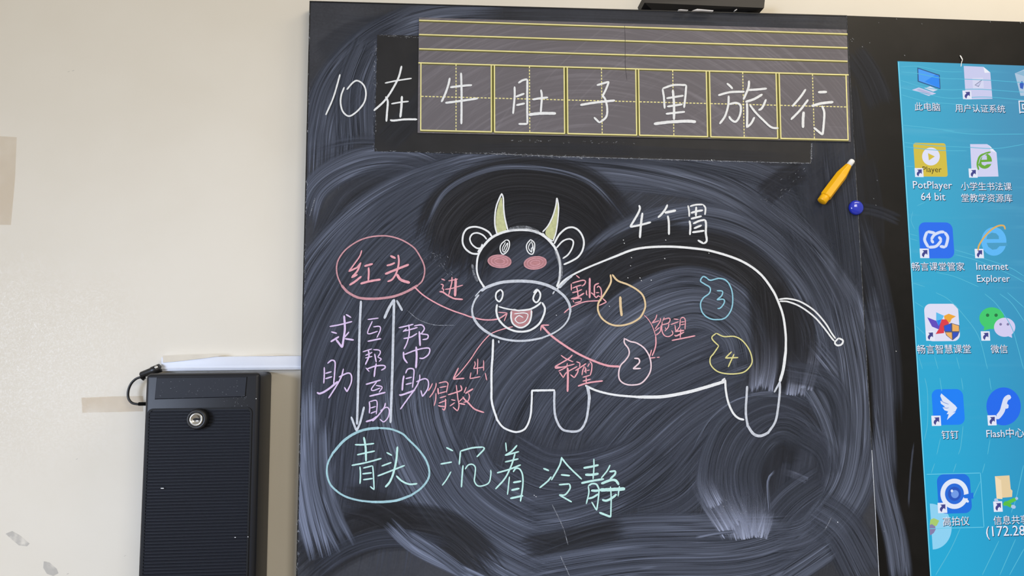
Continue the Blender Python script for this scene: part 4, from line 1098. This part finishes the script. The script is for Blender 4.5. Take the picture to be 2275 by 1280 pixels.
def i_wing(b):
    c = 'S5'
    b.rrect(c, 708, 190, 1275, 780, 110, g(6, 128, 250), lay(1))
    b.cpoly(c, '875,258 1110,460 1140,500 1110,560 1060,575 1115,572 970,702 1000,605 965,605 990,560 930,540 895,490 940,480 870,430 858,380 900,400 858,300', g(222, 232, 252), lay(2))
    b.strokes(c, "870,370 910,405 1000,440; 900,490 960,505 1000,500", 1.4, g(120, 150, 220), lay(3), 0)
    badge(b, c, 708, 632, 874, 800)
icon(i_wing, 'blue icon with a white wing')
def i_eff(b):
    c = 'S5'
    b.disc(c, 1918, 475, 288, 318, g(20, 106, 240), lay(1))
    b.strokes(c, "2035,305 1960,350 1925,450 1890,560 1820,650 1790,650; 1935,470 2000,475", 11, g(220, 226, 250), lay(2), 0)
    badge(b, c, 1645, 625, 1802, 792)
icon(i_eff, 'round blue icon with a white curved letter')
def i_cam(b):
    c = 'S6'
    b.rrect(c, 540, 125, 948, 562, 80, g(14, 112, 226), lay(1)); b.disc(c, 745, 345, 160, 172, g(228, 236, 252), lay(2)); b.disc(c, 745, 345, 108, 118, g(28, 106, 220), lay(3)); b.disc(c, 745, 345, 74, 80, g(30, 84, 190), lay(4)); b.disc(c, 750, 348, 44, 46, g(112, 156, 234), lay(5))
    b.disc(c, 716, 312, 14, 16, g(220, 232, 252), lay(5.5)); b.cpoly(c, '840,360 960,330 960,400 855,395', g(14, 112, 226), lay(5)); b.strokes(c, "870,410 905,440", 6, g(228, 236, 252), lay(5.5), 0)
    badge(b, c, 552, 448, 664, 562)
icon(i_cam, 'blue icon with a camera lens ring')
def i_share(b):
    c = 'S6'
    b.cpoly(c, '1205,145 1370,135 1385,290 1405,310 1400,380 1285,390', g(232, 208, 164), lay(2)); b.cpoly(c, '1205,145 1275,190 1290,405 1225,400', g(244, 222, 184), lay(3))
    b.strokes(c, "1300,470 1450,400", 8, g(90, 196, 70), lay(3.5), 0); b.strokes(c, "1310,440 1400,490", 8, g(84, 190, 66), lay(3.6), 0); b.strokes(c, "1440,405 1465,390; 1390,485 1440,500", 8, g(176, 200, 236), lay(4), 0); b.strokes(c, "1200,405 1240,430", 7, g(176, 200, 236), lay(2), 0)
    badge(b, c, 1185, 432, 1295, 548)
icon(i_share, 'yellow folder icon on green pipe')
# thin selection box round one icon, and a half round tool poking in from the left edge
b = MB(); b.strokes('S6', "425,124 1040,108! 1080,724! 460,742", 1.4, g(110, 206, 236), lay(0.5), 0); b.build('selection_box', screen)
b = MB()
cw = P(2069, 1170, YI); rw = 0.039; ed = lambda z: sxl(z)+0.0006
pts = []
for i in range(41):
    an = math.radians(-90+180*i/40); x, z = cw.x+rw*math.cos(an), cw.z+(0.0405)*math.sin(an)
    pts.append((max(x, ed(z)), lay(-0.5), z))
b.add(pts, [tuple(range(41))], g(142, 212, 246))
b.cpoly('S6', '464,700 470,640 510,622 572,650 545,705 510,720', g(170, 206, 110), lay(0)); b.cpoly('S6', '462,700 490,690 525,715 532,750 510,790 475,815 466,815', g(134, 126, 172), lay(0.4), False)
tag(b.build('floating_widget', screen), 'pale blue half round widget')

DARKT = g(24, 66, 96)
def caption(c, x0, x1, y, body, name='icon_caption', parent=None, col=None, shadow=True, Y=None):
    """screen lettering: x0-x1 is the run of the line, y its baseline, in crop pixels"""
    cu = bpy.data.curves.new('tmp', 'FONT'); cu.body = body; cu.resolution_u = 2
    to = bpy.data.objects.new('tmp', cu); COL.objects.link(to)
    bpy.context.view_layer.update()
    dg = bpy.context.evaluated_depsgraph_get()
    me = bpy.data.meshes.new_from_object(to.evaluated_get(dg))
    co = [v.co.copy() for v in me.vertices]; fc = [tuple(pp.vertices) for pp in me.polygons]
    bpy.data.objects.remove(to); bpy.data.curves.remove(cu); bpy.data.meshes.remove(me)
    mx0, mx1 = min(q.x for q in co), max(q.x for q in co)
    Yc = lay(8) if Y is None else Y
    A0, A1 = P(*px(c, x0, y), Yc), P(*px(c, x1, y), Yc)
    k = (A1.x-A0.x)/(mx1-mx0)
    b = MB()
    if shadow:
        for ox, oz in ((0.0012, -0.0012), (0.0003, -0.0014)):
            b.add([(A0.x+(q.x-mx0)*k+ox, Yc+0.00006, A0.z+q.y*k+oz) for q in co], fc, DARKT)
    b.add([(A0.x+(q.x-mx0)*k, Yc, A0.z+q.y*k) for q in co], fc, col or g(238, 240, 255))
    return b, b.build(name, parent or screen)
caption('S1', 432, 858, 935, '此电脑')
caption('S1', 1112, 1945, 958, '用户认证系统')
caption('S1', 2182, 2860, 975, '回收站')
caption('S2', 405, 1058, 968, 'PotPlayer'); caption('S2', 540, 945, 1165, '64 bit')
caption('S2', 1210, 2055, 985, '小学生书法课'); caption('S2', 1215, 2065, 1182, '堂教学资源库')
caption('S2', 565, 882, 695, 'Player', 'icon_lettering', pl_icon, g(52, 44, 22), False, lay(5))
caption('S3', 385, 1265, 978, '畅言课堂管家')
caption('S3', 1465, 1998, 975, 'Internet'); caption('S3', 1475, 2025, 1178, 'Explorer')
caption('S4', 475, 1372, 1012, '畅言智慧课堂'); caption('S4', 1705, 1988, 1005, '微信')
caption('S5', 885, 1168, 1010, '钉钉'); caption('S5', 1635, 2265, 992, 'Flash中心')
caption('S6', 615, 915, 702, '高拍仪'); caption('S6', 1192, 1590, 690, '信息共享'); caption('S6', 1108, 1660, 830, '(172.28.2')
